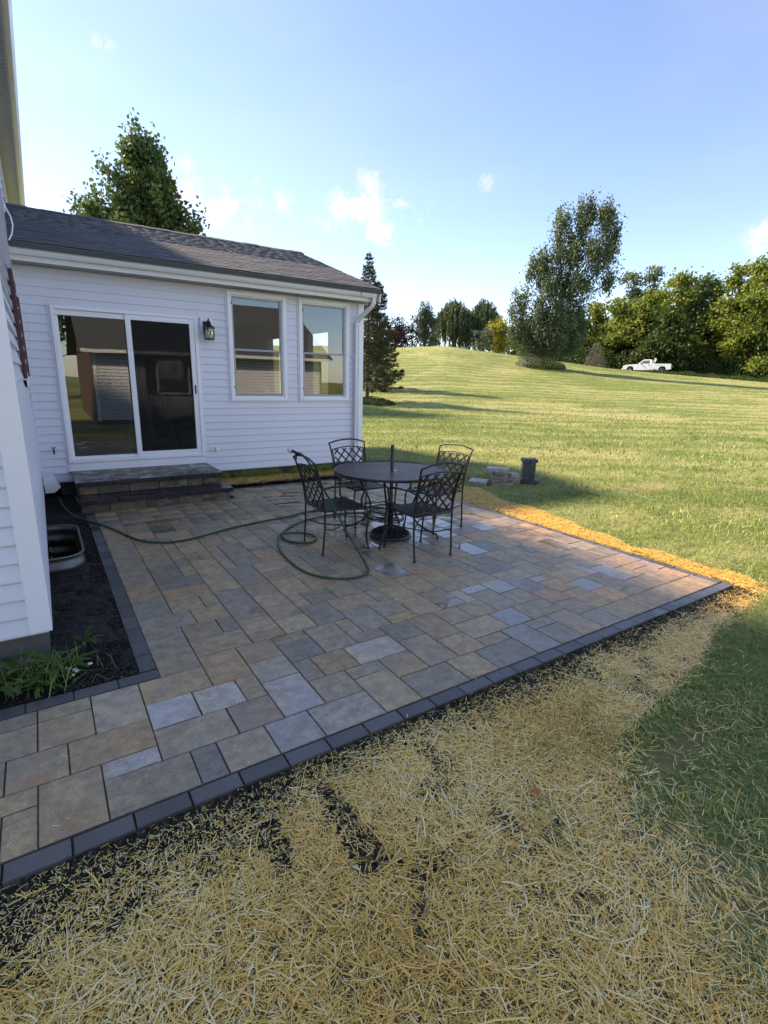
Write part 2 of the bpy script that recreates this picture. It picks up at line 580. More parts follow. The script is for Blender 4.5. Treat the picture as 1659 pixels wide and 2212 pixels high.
# polar sheet, fine near the camera
rs = np.concatenate([np.linspace(0.0, 3.2, 65)[1:], np.linspace(3.2, 12, 70)[1:], np.geomspace(12, 95, 90)[1:], np.geomspace(95, 1500, 26)[1:]])
az = np.concatenate([np.radians(np.arange(-160, -6, 7.0)), np.radians(np.arange(-6, 84, .5)), np.radians(np.arange(84, 200, 7.0))])
RR, AA = np.meshgrid(rs, az, indexing='ij')
XX, YY = RR*np.sin(AA), RR*np.cos(AA)
ZZ = tz(XX, YY)
inP = inpoly(XX, YY, [(-3.2, 1.7), (4.9, 1.7), (4.9, 7.7), (2.05, 8.2), (-3.2, 8.2)])
inH = (YY > 1.97) & (XX < 4.62) & (YY < 13.2) & (XX > -9)
ZZ = np.where(inH, np.minimum(ZZ, -.75), ZZ)
ins = inpoly(XX, YY, STRAW) & ~inP
dn_ = np.clip((1.79-YY-.06-.13*vnoise(XX, YY, 2.2, 6)-np.clip(.25-XX, 0, 1)*.10)/.22, 0, 1)
strawy = np.where(ins, np.where(YY < 1.8, dn_, .85), 0.0)
soil = np.where(ins, 1.0-.85*strawy, 0.0)
tan = np.clip(1-np.hypot((XX-1.78)/.22, (YY-.62)/.35), 0, 1)+np.clip(1-np.hypot((XX-1.15)/.4, (YY-.25)/.32), 0, 1)+np.clip(1.1-np.hypot((XX-8.2)/.9, (YY-4.6)/.35), 0, 1)*.8+np.clip(1-np.hypot((XX-2.35)/.5, (YY-.95)/.13), 0, 1)
tan = np.clip(tan*2*(.25+1.1*vnoise(XX, YY, 6, 13)), 0, 1)*.4
tan = np.maximum(tan, strawy)
bed = (vnoise(XX, YY, 2.3, 3)-.5)*.015*soil
V = np.stack([XX, YY, ZZ+bed], -1).reshape(-1, 3)
nr, na = RR.shape
I = np.arange(nr*na).reshape(nr, na)
j2 = np.roll(I, -1, axis=1)
F = np.stack([I[:-1], I[1:], j2[1:], j2[:-1]], -1).reshape(-1, 4)
V = np.vstack([V, [[0, 0, zat(0.01, 0.01)]]])
tint = np.zeros((len(V), 4)); tint[:-1, 0] = soil.ravel(); tint[:-1, 1] = tan.ravel(); tint[:, 3] = 1
F = F[:, ::-1]
me = np_mesh('lawn', V, F, M['lawn'], tint, True)
tag(link('lawn', me), kind='structure')

# ------------------------------------------------------------------ patio
UX, UY = .115, .1147
X0, Y0 = .035, 1.887
TRACED = [(-2, 7, 0, 8), (-2, 5, 0, 7), (0, 5, 2, 8), (-3, 3, -1, 5), (-1, 3, 2, 5), (0, 2, 2, 3), (-2, 0, 0, 3), (0, 0, 3, 2), (3, 0, 4, 2), (2, 6, 5, 8), (2, 4, 4, 6), (4, 4, 6, 6), (2, 2, 5, 4), (3, 10, 5, 13), (3, 8, 5, 10), (5, 11, 7, 13), (7, 11, 8, 13), (5, 9, 8, 11), (5, 6, 7, 9), (7, 7, 9, 9), (7, 5, 9, 7), (6, 4, 7, 6), (7, 2, 9, 5), (5, 2, 7, 4), (4, 0, 6, 2), (6, 0, 8, 2), (8, 0, 11, 2), (9, 2, 11, 4), (9, 4, 10, 6), (10, 4, 12, 6), (9, 8, 11, 9), (9, 6, 11, 8), (11, 6, 13, 9), (8, 10, 10, 12), (8, 9, 10, 10), (10, 9, 12, 11), (8, 12, 10, 14), (10, 11, 12, 13), (12, 9, 14, 12), (6, 13, 8, 15), (3, 13, 6, 15), (3, 15, 5, 18), (5, 15, 7, 17), (13, 7, 14, 9), (12, 12, 13, 14), (10, 13, 12, 15), (11, 0, 13, 3), (13, 0, 16, 2), (13, 2, 15, 4), (15, 2, 17, 5), (16, 0, 18, 2), (18, 0, 21, 2), (17, 2, 19, 4), (19, 2, 21, 3), (21, 0, 23, 3), (19, 3, 22, 5), (19, 5, 21, 7), (17, 4, 19, 7), (15, 5, 17, 7), (12, 4, 15, 6), (11, 3, 13, 4), (13, 6, 15, 7), (16, 7, 18, 8), (14, 7, 16, 10), (16, 8, 18, 10), (18, 7, 20, 9), (18, 9, 20, 12), (20, 7, 22, 8), (21, 5, 23, 7), (23, 5, 25, 8), (20, 8, 22, 10), (22, 3, 24, 5), (22, 7, 23, 9), (23, 8, 25, 9)]
cells = set()
for i in range(-12, 3):
    for j in range(0, 8): cells.add((i, j))
for i in range(3, 41):
    for j in range(0, 44): cells.add((i, j))
for i in range(18, 41):
    for j in range(44, 49): cells.add((i, j))
tiles = list(TRACED)
for (a, b, c_, d) in tiles:
    for i in range(a, c_):
        for j in range(b, d): cells.discard((i, j))
rp = random.Random(4)
while cells:
    i, j = min(cells, key=lambda q: (q[1], q[0]))
    opts = [(2, 3), (3, 2), (2, 2), (2, 1), (1, 2)]
    rp.shuffle(opts)
    opts.sort(key=lambda o: rp.random()+{(2, 3): 0, (3, 2): .05, (2, 2): .1, (2, 1): .45, (1, 2): .45}[o])
    for (w, h) in opts+[(1, 1)]:
        cs = [(i+a, j+b) for a in range(w) for b in range(h)]
        if all(q in cells for q in cs):
            # avoid stranding single cells beside the piece
            def lonely(q):
                return q in rest and not any((q[0]+a, q[1]+b) in rest for a, b in ((1, 0), (-1, 0), (0, 1), (0, -1)))
            rest = cells-set(cs)
            nb = {(q[0]+a, q[1]+b) for q in cs for a, b in ((1, 0), (-1, 0), (0, 1), (0, -1))}
            if (w, h) != (1, 1) and any(lonely(q) for q in nb) and rp.random() < .93: continue
            tiles.append((i, j, i+w, j+h)); cells = rest
            break

patio = MB()
patio.box(-1.6, 4.75, 1.88, 2.9, -.15, -.0055)
patio.box(.38, 4.75, 2.9, 6.96, -.15, -.0055)
patio.box(2.10, 4.75, 6.96, 7.52, -.15, -.0055)
patio = patio.build('patio', M['sand'])
tag(patio, kind='structure')

_pm = {}
def paver_mesh(w, h, mat, key, ch=.0032, t=.055):
    k = (round(w, 3), round(h, 3), key)
    if k not in _pm:
        b = MB()
        x, y = w/2, h/2
        vs = []
        for z, q in ((-t, 0), (-ch, 0), (0, ch)):
            vs += [(-x+q, -y+q, z), (x-q, -y+q, z), (x-q, y-q, z), (-x+q, y-q, z)]
        fs = [(r_*4+i, r_*4+(i+1) % 4, r_*4+4+(i+1) % 4, r_*4+4+i) for r_ in range(2) for i in range(4)]+[(8, 9, 10, 11)]
        b.add(vs, fs)
        _pm[k] = b.mesh('paver', mat)
    return _pm[k]


PALE_SHEEN = {(0, 2, 2, 3): .95, (2, 4, 4, 6): 1.0, (4, 4, 6, 6): .75, (0, 5, 2, 8): .45, (7, 2, 9, 5): .9, (6, 0, 8, 2): .55, (12, 4, 15, 6): .6, (8, 0, 11, 2): .3, (7, 5, 9, 7): .35, (22, 3, 24, 5): .4, (22, 7, 23, 9): .5, (23, 8, 25, 9): .6}
STAIN = {(3, 10, 5, 13), (8, 12, 10, 14), (10, 11, 12, 13), (9, 8, 11, 9)}
TONES = [(.395, .280, .155), (.405, .292, .165), (.350, .262, .160), (.300, .240, .164), (.262, .220, .160), (.420, .275, .142), (.350, .270, .172)]


def tile_look(t, rr):
    a, b, c_, d = t
    cx, cy = X0+UX*(a+c_)/2, Y0+UY*(b+d)/2
    base = rr.choice(TONES)
    k = rr.uniform(.88, 1.14)
    col = [q*k for q in base]
    if cx > 3.2 and rr.random() < .35: col = [col[0]*1.22, col[1]*1.04, col[2]*.95]
    puddle = math.exp(-(((cx-3.25)/.75)**2+((cy-5.05)/.95)**2))*.85+math.exp(-(((cx-2.3)/.5)**2+((cy-3.9)/.5)**2))*.18
    wet = min(.95, max(0, rr.uniform(-.12, .22)+puddle+(.42 if rr.random() < (.20 if cx > 2.6 else .08) else 0)))
    if t in PALE_SHEEN:
        g = PALE_SHEEN[t]; wet = max(wet, .22+.3*g); col = [q*(1-.40*g)+p*.40*g for q, p in zip(col, (.68, .65, .60))]  # base colour whitened to imitate sky sheen on these damp pavers
    if t in STAIN: wet = .35; col = [q*.92 for q in col]
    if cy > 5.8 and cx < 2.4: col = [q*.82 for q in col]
    return col, wet, cx, cy


rr = random.Random(77)
order = sorted(tiles, key=lambda t: (X0+UX*(t[0]+t[2])/2)**2+(Y0+UY*(t[1]+t[3])/2)**2)
farV, farF, farT = [], [], []
for n, t in enumerate(order):
    w, h = (t[2]-t[0])*UX-.006, (t[3]-t[1])*UY-.006
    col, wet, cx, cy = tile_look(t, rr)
    me = paver_mesh(w, h, M['paver'], 'p')
    dz, rx, ry = rr.uniform(-.0012, .0012), rr.gauss(0, .0035), rr.gauss(0, .0035)
    rz = rr.gauss(0, .002)
    if n < 300:
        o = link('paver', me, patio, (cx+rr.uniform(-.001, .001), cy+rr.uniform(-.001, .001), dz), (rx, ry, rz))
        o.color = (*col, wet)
    else:
        mtx = Matrix.Translation((cx, cy, dz)) @ Matrix.Rotation(rx, 4, 'X') @ Matrix.Rotation(ry, 4, 'Y')
        bs = len(farV)
        farV += [tuple(mtx @ v.co) for v in me.vertices]
        farF += [[i+bs for i in p.vertices] for p in me.polygons]
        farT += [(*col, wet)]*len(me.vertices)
o = link('paver_field', np_mesh('paver_field', np.array(farV), np.array(farF), M['paver_far'], np.array(farT)), patio)
tag(o, kind='stuff')


def border(x, y, w, h, rr, wet=None):
    o = link('border_paver', paver_mesh(w-.006, h-.006, M['border'], 'b'), patio, (x+w/2, y+h/2, rr.uniform(-.001, .001)), (rr.gauss(0, .004), rr.gauss(0, .004), rr.gauss(0, .003)))
    k = rr.uniform(.82, 1.25)
    o.color = (.082*k, .077*k, .074*k, rr.uniform(.0, .30) if wet is None else wet)


rr = random.Random(5)
x = 4.835-.20
while x > -1.6:                                   # lawn-side edge, stones laid lengthwise
    border(x, 1.793, .205, .086, rr, .36 if x > 3.6 else None)
    x -= .2055
y = 1.885
while y < 7.45:
    border(4.752, y, .084, .205, rr); y += .2055
x = 2.11
while x < 4.7:
    border(x, 7.525, .205, .085, rr); x += .2055
y = 2.915; i = 0
while y < 6.85:                                   # against the planting bed
    border(.288, y, .094, .196, rr, .62 if (4.1 < y < 4.6 or 5.3 < y < 6.1) else .1)
    y += .1975; i += 1
x = .385-.21
while x > -1.6:
    border(x, 2.812, .21, .096, rr, .15); x -= .2105

# planting bed between house and paving, with a cut-out for the window well
def heap(name, x0, x1, y0, y1, nx, ny, z0, amp, mat, hole=None, edge=None):
    xs, ys = np.linspace(x0, x1, nx), np.linspace(y0, y1, ny)
    X, Y = np.meshgrid(xs, ys, indexing='ij')
    Z = z0+(vnoise(X, Y, 9)-.5)*amp+(vnoise(X, Y, 31, 4)-.5)*amp*.6+(vnoise(X, Y, 2.5, 8)-.5)*amp
    V = np.stack([X, Y, Z], -1).reshape(-1, 3)
    I = np.arange(nx*ny).reshape(nx, ny)
    F = np.stack([I[:-1, :-1], I[1:, :-1], I[1:, 1:], I[:-1, 1:]], -1).reshape(-1, 4)
    if hole:
        c = V[F].mean(1)
        F = F[~((c[:, 0] < hole[0]) & (c[:, 1] > hole[1]) & (c[:, 1] < hole[2]))]
    return link(name, np_mesh(name, V, F, mat, None, True))


tag(heap('soil_bed', -.14, .292, 3.2, 8.2, 44, 400, -.012, .03, M['soil'], hole=(.135, 4.95, 5.95)), kind='structure')
tag(heap('soil_bed', -2.4, .29, 2.905, 3.36, 260, 44, -.014, .03, M['soil']), kind='structure')
tag(heap('soil_bed', 2.09, 4.86, 7.60, 8.42, 140, 42, .03, .04, M['soil']), kind='structure')

# ------------------------------------------------------------------ building materials
def vinyl(name, col, var=.05):
    s = N(name)
    f = s.noise(1.3, 4)
    c = s.mix(f, tuple(x*(1-var) for x in col), tuple(x*(1+var) for x in col))
    # faint grime runs and a fine wood-grain emboss
    g = s.noise(1, 5, .6, scale3=(9, 9, .7))
    c = s.mix(s.ramp(g, .55, .8, 0, .16), c, (.40, .40, .37))
    nm = s.bump(s.noise(1, 4, .6, scale3=(14, 14, 160)), .12, .002)
    return s.done(s.bsdf(c, .42, 0, nm, .4))
M['siding'] = vinyl('pale_vinyl_siding', (.74, .755, .83))
M['siding_dim'] = vinyl('taupe_vinyl_siding', (.62, .63, .66))
M['brickwall'] = plain('dark_brick', (.15, .085, .06), .8, var=.4, scale=14)
M['siding_house'] = vinyl('white_vinyl_siding', (.74, .755, .82))
M['white'] = plain('white_vinyl_trim', (.88, .89, .92), .38, var=.03, scale=2)
M['gutter'] = plain('white_aluminium', (.76, .77, .78), .35, var=.05, scale=1.5)
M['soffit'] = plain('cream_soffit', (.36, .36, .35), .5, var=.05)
M['maroon'] = plain('maroon_plastic', (.085, .018, .026), .45, var=.2)
M['concrete'] = plain('grey_concrete', (.11, .105, .095), .9, var=.2, scale=5, bump=.5)
M['greyframe'] = plain('grey_sash', (.36, .37, .39), .4, var=.05)
M['black'] = plain('black_iron', (.012, .012, .013), .38, 0, var=.3, scale=30, spec=.5)
M['blackrub'] = plain('black_plastic', (.012, .012, .012), .5, var=.2)
M['bronze'] = plain('aged_bronze', (.16, .125, .085), .45, .6, var=.3, scale=40)
M['inwall'] = plain('room_wall', (.16, .15, .14), .8, var=.06)
M['infloor'] = plain('room_floor', (.16, .12, .085), .5, var=.2, scale=4)
M['inceil'] = plain('room_ceiling', (.10, .085, .07), .8, var=.1)

s = N('window_glass')
lw = s.n('ShaderNodeFresnel'); lw.inputs[0].default_value = 1.5
fac = s.math('ADD', s.math('MULTIPLY', lw.outputs[0], 1.6), .045, clamp=True)
tr = s.n('ShaderNodeBsdfTransparent'); tr.inputs[0].default_value = (.72, .76, .74, 1)
gl = s.n('ShaderNodeBsdfGlossy'); gl.inputs['Roughness'].default_value = 0.0
s.t.links.new(s.bump(s.noise(1.7, 2), .02, .02), gl.inputs['Normal'])
mx = s.n('ShaderNodeMixShader'); s.t.links.new(fac, mx.inputs[0]); s.t.links.new(tr.outputs[0], mx.inputs[1]); s.t.links.new(gl.outputs[0], mx.inputs[2])
M['glass'] = s.done(mx.outputs[0])
s = N('insect_screen')
tr = s.n('ShaderNodeBsdfTransparent'); tr.inputs[0].default_value = (.72, .72, .72, 1)
d = s.bsdf((.02, .02, .022), .7)
mx = s.n('ShaderNodeMixShader'); mx.inputs[0].default_value = .22
s.t.links.new(tr.outputs[0], mx.inputs[1]); s.t.links.new(d, mx.inputs[2])
M['screen'] = s.done(mx.outputs[0])

def shingle_mat():
    s = N('asphalt_shingle')
    oi = s.n('ShaderNodeObjectInfo')
    at = s.n('ShaderNodeAttribute', attribute_name='tint')
    v = s.math('ADD', s.math('MULTIPLY', oi.outputs['Random'], .5), s.math('MULTIPLY', at.outputs['Fac'], .5))
    g = s.noise(320, 2, .6)
    c = s.mix(v, (.052, .060, .064), (.106, .117, .122))
    c = s.mix(s.ramp(g, .45, .7, 0, .5), c, (.19, .19, .20))
    c = s.mix(s.ramp(s.noise(.6, 3), .4, .8, 0, .25), c, (.12, .12, .115))
    return s.done(s.bsdf(c, .85, 0, s.bump(g, .6, .004), .3))
M['shingle'] = shingle_mat()


def boards(parent, axis, plane, outward, a0, a1, z0, z1, course, openings, mat, name='siding_board', lap=.020):
    """lap siding: one part per board. axis 'x' -> boards run along X on plane y=plane; 'y' -> along Y on plane x=plane."""
    k = 0
    z = z0
    while z < z1-.01:
        zt = min(z+course, z1)
        cuts = []
        for (o0, o1, q0, q1) in openings:
            ov = min(zt, q1)-max(z, q0)
            if ov > .30*course: cuts.append((o0, o1))
        segs = [(a0, a1)]
        for (c0, c1) in cuts:
            ns = []
            for (p, q) in segs:
                if c1 <= p or c0 >= q: ns.append((p, q)); continue
                if c0 > p: ns.append((p, c0))
                if c1 < q: ns.append((c1, q))
            segs = ns
        for (p, q) in segs:
            if q-p < .02: continue
            o = outward
            prof = [(plane, z+.014), (plane+o*lap, z+.014), (plane+o*lap, z+.021), (plane+o*.005, zt+.001), (plane, zt+.001)]
            b = MB()
            b.prism(prof, axis, p, q)
            b.build(name, mat, parent)
        z = zt
        k += 1


def rect_wall(b, axis, p0, p1, a0, a1, z0, z1, openings, mi=0):
    """solid wall slab with rectangular openings"""
    xs = sorted({a0, a1, *[o[0] for o in openings], *[o[1] for o in openings]})
    zs = sorted({z0, z1, *[o[2] for o in openings], *[o[3] for o in openings]})
    for i in range(len(xs)-1):
        for j in range(len(zs)-1):
            cx, cz = (xs[i]+xs[i+1])/2, (zs[j]+zs[j+1])/2
            if any(o[0] < cx < o[1] and o[2] < cz < o[3] for o in openings): continue
            if axis == 'x': b.box(xs[i], xs[i+1], p0, p1, zs[j], zs[j+1], mi)
            else: b.box(p0, p1, xs[i], xs[i+1], zs[j], zs[j+1], mi)


# ------------------------------------------------------------------ sunroom
YW = 8.16
XR = 4.85
sr = thing('sunroom', 'single storey pale sided sunroom with dark shingle roof, sliding door and two windows', 'house extension', (0, 0, 0))
DOOR = (.228, 2.035, .433, 2.46)
W1 = (2.483, 3.416, 1.262, 2.867)
W2 = (3.634, 4.564, 1.262, 2.867)
OPN = [(DOOR[0], DOOR[1], .32, DOOR[3]), W1, W2]
w = MB()
BW = [(3.3, 4.2, 1.25, 2.5)]
SW = [(9.2, 10.1, 1.25, 2.5), (11.4, 12.3, 1.25, 2.5)]
ins_ = .035
rect_wall(w, 'x', YW, YW+.12, -.10, XR-.02, .17, 2.9, [(o[0]+ins_, o[1]-ins_, o[2]+.035, o[3]-.035) for o in OPN])
rect_wall(w, 'x', 13.40, 13.52, -.10, XR-.02, -.1, 2.9, BW)
rect_wall(w, 'y', XR-.14, XR-.02, YW+.12, 13.40, -.1, 2.9, SW)
w.build('wall', M['inwall'], sr)
w = MB(); rect_wall(w, 'x', YW-.003, YW-.0005, -.10, XR-.02, .172, 2.895, [(o[0]+ins_, o[1]-ins_, o[2]+.035, o[3]-.035) for o in OPN]); w.build('sheathing', M['siding'], sr)
MB().box(-.1, XR-.14, YW+.12, 13.4, .30, .40).build('floor', M['infloor'], sr)
MB().box(-.1, XR-.14, YW+.12, 13.4, 2.80, 2.86).build('ceiling', M['inceil'], sr)
MB().box(.1, XR-.1, YW+.10, YW+.30, -.3, .165).build('foundation', M['concrete'], sr)
boards(sr, 'x', YW, -1, -.085, XR-.10, .172, 2.885, .1075, [(DOOR[0]-.03, DOOR[1]+.03, .31, DOOR[3]+.03), (W1[0]-.02, W1[1]+.02, W1[2]-.02, W1[3]+.02), (W2[0]-.02, W2[1]+.02, W2[2]-.02, W2[3]+.02)], M['siding'])
# outside corner post
b = MB(); b.box(XR-.10, XR+.012, YW-.026, YW+.002, .15, 2.885, ch=.003); b.box(XR-.02, XR+.012, YW+.003, YW+.09, .15, 2.885)
b.build('corner_trim', M['white'], sr)
b = MB(); b.box(-.10, -.082, YW-.022, YW+.001, .16, 2.885); b.build('corner_trim', M['siding'], sr)


def frame(b, x0, x1, z0, z1, y0, y1, wd, mi=0, ch=.003):
    b.box(x0, x0+wd, y0, y1, z0, z1, mi, ch); b.box(x1-wd, x1, y0, y1, z0, z1, mi, ch)
    b.box(x0+wd, x1-wd, y0, y1, z1-wd, z1, mi, ch); b.box(x0+wd, x1-wd, y0, y1, z0, z0+wd, mi, ch)


for (x0, x1, z0, z1) in (W1, W2):
    o = thing_part = bpy.data.objects.new('window', None); COL.objects.link(o); o.parent = sr; o.location = (x0, YW, z0)
    wd, hh = x1-x0, z1-z0
    b = MB(); frame(b, -.022, wd+.022, -.022, hh+.022, -.028, .0, .024); b.build('casing', M['siding'], o)
    b = MB(); frame(b, .002, wd-.002, .002, hh-.002, -.045, .05, .055, 0, .006); frame(b, .057, wd-.057, .057, hh-.057, -.022, .04, .016); b.build('frame', M['white'], o)
    zm = hh*.475
    b = MB(); frame(b, .073, wd-.073, zm-.012, hh-.073, -.004, .028, .026); b.build('sash', M['greyframe'], o)
    b = MB(); frame(b, .073, wd-.073, .073, zm+.022, -.018, -.006, .03); b.build('sash', M['greyframe'], o)
    MB().box(.10, wd-.10, .010, .014, zm+.012, hh-.10).build('pane', M['glass'], o)
    MB().box(.103, wd-.103, -.013, -.009, .103, zm-.008).build('pane', M['glass'], o)
    MB().box(.103, wd-.103, .040, .0405, .103, zm).build('screen', M['screen'], o)
    b = MB(); b.box(.062, .072, -.036, -.02, hh*.88, hh*.88+.035); b.box(.062, .072, -.036, -.02, hh*.12, hh*.12+.03)
    b.build('latch', M['blackrub'], o)

# sliding door
x0, x1, z0, z1 = DOOR
dr = bpy.data.objects.new('sliding_door', None); COL.objects.link(dr); dr.parent = sr; dr.location = (x0, YW, z0)
wd, hh = x1-x0, z1-z0
b = MB(); frame(b, -.03, wd+.03, -.12, hh+.03, -.024, .0, .03); b.build('casing', M['siding'], dr)
b = MB(); frame(b, .0, wd, .0, hh, -.05, .09, .045, 0, .005); b.build('frame', M['white'], dr)
MB().box(.002, wd-.002, -.03, .02, -.118, -.004).build('kick_board', M['white'], dr)
mid = wd*.505
b = MB(); frame(b, .045, mid, .045, hh-.045, .02, .06, .035, 0, .004); b.box(.046, mid, -.012, .0195, hh-.115, hh-.046, 0, .004); b.box(.046, mid, -.012, .0195, .046, .075, 0, .004)
b.build('fixed_panel', M['white'], dr)
MB().box(.08, mid-.035, .036, .042, .078, hh-.078).build('pane', M['glass'], dr)
b = MB(); frame(b, mid-.055, wd-.045, .045, hh-.045, -.035, -.003, .068, 0, .004)
for zz in (.05, hh-.062):
    for xx in (mid+.10, wd-.20): b.box(xx, xx+.004, -.0365, -.034, zz, zz+.05)
b.build('screen_frame', M['white'], dr)
MB().box(mid+.013, wd-.113, -.019, -.0185, .113, hh-.113).build('screen', M['screen'], dr)
b = MB(); frame(b, mid-.03, wd-.046, .046, hh-.046, .0, .018, .05); b.build('sliding_panel', M['greyframe'], dr)
MB().box(mid+.02, wd-.096, .008, .013, .096, hh-.096).build('pane', M['glass'], dr)
b = MB(); b.box(wd-.088, wd-.070, -.050, -.034, hh*.46, hh*.46+.13, ch=.006); b.build('handle', M['blackrub'], dr)

# roof: eave, ridge, shingles
EY, EZ = 7.74, 3.085
RY, RZ = 10.92, 4.165
XE = 4.97
pit = (RZ-EZ)/(RY-EY)
b = MB()
t = .06
b.prism([(EY, EZ-.012), (RY, RZ-.012), (2*RY-EY, EZ-.012), (2*RY-EY, EZ-.012-t), (RY, RZ-.012-t), (EY, EZ-.012-t)], 'x', -.12, XE-.012)
b.build('roof_deck', M['shingle'], sr)
b = MB(); b.prism([(YW, 2.86), (13.5, 2.86), (RY, RZ-.08)], 'x', XR-.13, XR-.03); b.build('gable_wall', M['siding'], sr)
b = MB(); b.prism([(EY+.02, EZ-.07), (RY, RZ-.07), (RY, RZ-.20), (EY+.02, EZ-.20)], 'x', XE-.03, XE-.006)
b.prism([(2*RY-EY-.02, EZ-.07), (RY, RZ-.07), (RY, RZ-.20), (2*RY-EY-.02, EZ-.20)], 'x', XE-.03, XE-.006)
b.build('rake_board', M['gutter'], sr)
ang = math.atan(pit)
sl = math.hypot(RY-EY, RZ-EZ)
NC = 23
ce = sl/NC
ctab = MB(); ctab.add([(0, -.012, .0), (.243, -.012, .0), (.243, ce+.01, .0), (0, ce+.01, .0), (0, -.012, .009), (.243, -.012, .009), (.243, ce+.01, .004), (0, ce+.01, .004)],
                      [(4, 5, 6, 7), (0, 1, 5, 4), (1, 2, 6, 5), (3, 0, 4, 7)])
tabme = ctab.mesh('shingle', M['shingle'])
rs_ = random.Random(8)
cand = []
for c in range(NC):
    x = -.12-rs_.choice((0, .08, .16, .2))
    while x < XE:
        ww = rs_.choice((.16, .2, .243, .243))
        xa, xb = max(x, -.115), min(x+ww, XE)
        if xb-xa > .03: cand.append((c, xa, xb))
        x += ww
cand.sort(key=lambda q: q[0])
fv, ff, ft = [], [], []
for n, (c, xa, xb) in enumerate(cand):
    yy, zz = EY+math.cos(ang)*c*ce, EZ+math.sin(ang)*c*ce
    sx = (xb-xa-.004)/.243
    lift = rs_.uniform(-.001, .004)
    if n < 300:
        o = link('shingle', tabme, sr, (xa, yy, zz+lift), (ang, 0, 0)); o.scale = (sx, 1, 1)
    else:
        mt = Matrix.Translation((xa, yy, zz+lift)) @ Matrix.Rotation(ang, 4, 'X') @ Matrix.Diagonal((sx, 1, 1, 1))
        bs = len(fv); fv += [tuple(mt @ v.co) for v in tabme.vertices]; ff += [[i+bs for i in p.vertices] for p in tabme.polygons]; ft += [rs_.random()*2]*8
o = link('shingle_field', np_mesh('shingle_field', np.array(fv), np.array(ff), M['shingle'], np.array(ft)), sr); tag(o, kind='stuff')
x = -.12
while x < XE-.02:
    b = MB(); q = min(.30, XE-x)
    b.prism([(-.13, -.13*pit+.008), (0, .012), (.13, -.13*pit+.008), (.13, -.13*pit+.020), (0, .030), (-.13, -.13*pit+.020)], 'x', 0, q)
    b.build('ridge_cap', M['shingle'], sr, (x, RY, RZ+rs_.uniform(-.002, .008)), (0, rs_.gauss(0, .012), 0)); x += .24

# fascia, soffit, gutter, downspout
MB().box(-.12, XE-.03, 7.865, 7.885, 2.895, 3.06).build('fascia', M['gutter'], sr)
b = MB()
xx = -.10
while xx < XE-.06:
    q = min(xx+.10, XE-.05)
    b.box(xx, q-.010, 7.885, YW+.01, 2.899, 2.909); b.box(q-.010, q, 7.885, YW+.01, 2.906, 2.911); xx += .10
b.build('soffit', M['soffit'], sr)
gp = [(7.865, 2.955), (7.795, 2.955), (7.775, 2.985), (7.772, 3.010), (7.752, 3.045), (7.748, 3.078), (7.760, 3.078), (7.760, 3.070), (7.756, 3.050), (7.778, 3.012), (7.781, 2.988), (7.798, 2.962), (7.865, 2.962)]
b = MB(); b.prism(gp, 'x', -.11, 4.90)
b.prism([(7.865, 2.955), (7.795, 2.955), (7.772, 3.010), (7.748, 3.078), (7.865, 3.078)], 'x', 4.90, 4.904)
b.box(4.60, 4.606, 7.745, 7.80, 2.952, 3.08)
b.build('gutter', M['gutter'], sr)
ds = bpy.data.objects.new('downspout', None); COL.objects.link(ds); ds.parent = sr
def rtube(pts, w, h):
    b = MB()
    pts = [Vector(p) for p in pts]
    vs, fs = [], []
    for i, p in enumerate(pts):
        t_ = (pts[min(i+1, len(pts)-1)]-pts[max(i-1, 0)]).normalized()
        sx = Vector((1, 0, 0)) if abs(t_.x) < .8 else Vector((0, 1, 0))
        sx = (sx-t_*sx.dot(t_)).normalized(); sy = t_.cross(sx)
        c = .012
        for (i_, j_) in ((-1, -1), (1, -1), (1, 1), (-1, 1)):
            for (di, dj) in ((c, 0), (0, c)) if i_*j_ > 0 else ((0, c), (c, 0)):
                vs.append(p+sx*i_*(w/2-di)+sy*j_*(h/2-dj))
    n = len(pts)
    for i in range(n-1):
        for k in range(8): fs.append((i*8+k, i*8+(k+1) % 8, i*8+8+(k+1) % 8, i*8+8+k))
    b.add(vs, fs); b.add(vs, [tuple(reversed(range(8))), tuple(range(n*8-8, n*8))])
    return b
rtube([(4.86, 7.81, 2.955), (4.86, 7.81, 2.88), (4.84, 7.84, 2.82), (4.735, 8.02, 2.66), (4.705, 8.085, 2.585), (4.70, 8.09, 2.54)], .075, .055).build('elbow', M['gutter'], ds)
rtube([(4.70, 8.092, 2.56), (4.70, 8.092, .16)], .078, .058).build('pipe', M['gutter'], ds)
for zz in (2.52, 1.98, .55):
    b = MB(); b.box(4.655, 4.745, 8.058, 8.128, zz, zz+.035, ch=.003); b.build('strap', M['gutter'], ds)
rtube([(4.70, 8.09, .19), (4.705, 8.07, .10), (4.75, 8.03, .055), (5.1, 7.93, .045), (5.62, 7.78, .035)], .085, .065).build('extension', M['gutter'], ds)

# stepladder and an armchair left inside the room
lad = thing('stepladder', 'grey folding stepladder standing inside behind the dark right door panel', 'ladder', (1.45, 9.1, .40), .5)
for sx in (-.2, .2):
    b = MB(); b.bar((sx, -.35, 0), (sx*.7, 0, 1.45), .05, .025); b.build('rail', M['greyframe'], lad)
    b = MB(); b.bar((sx, .35, 0), (sx*.7, .03, 1.40), .035, .02); b.build('rear_leg', M['greyframe'], lad)
for k in range(1, 6):
    f_ = k/6; b = MB(); b.box(-.2*(1-.3*f_), .2*(1-.3*f_), -.35*(1-f_)-.04, -.35*(1-f_)+.04, 1.45*f_, 1.45*f_+.025); b.build('tread', M['greyframe'], lad)

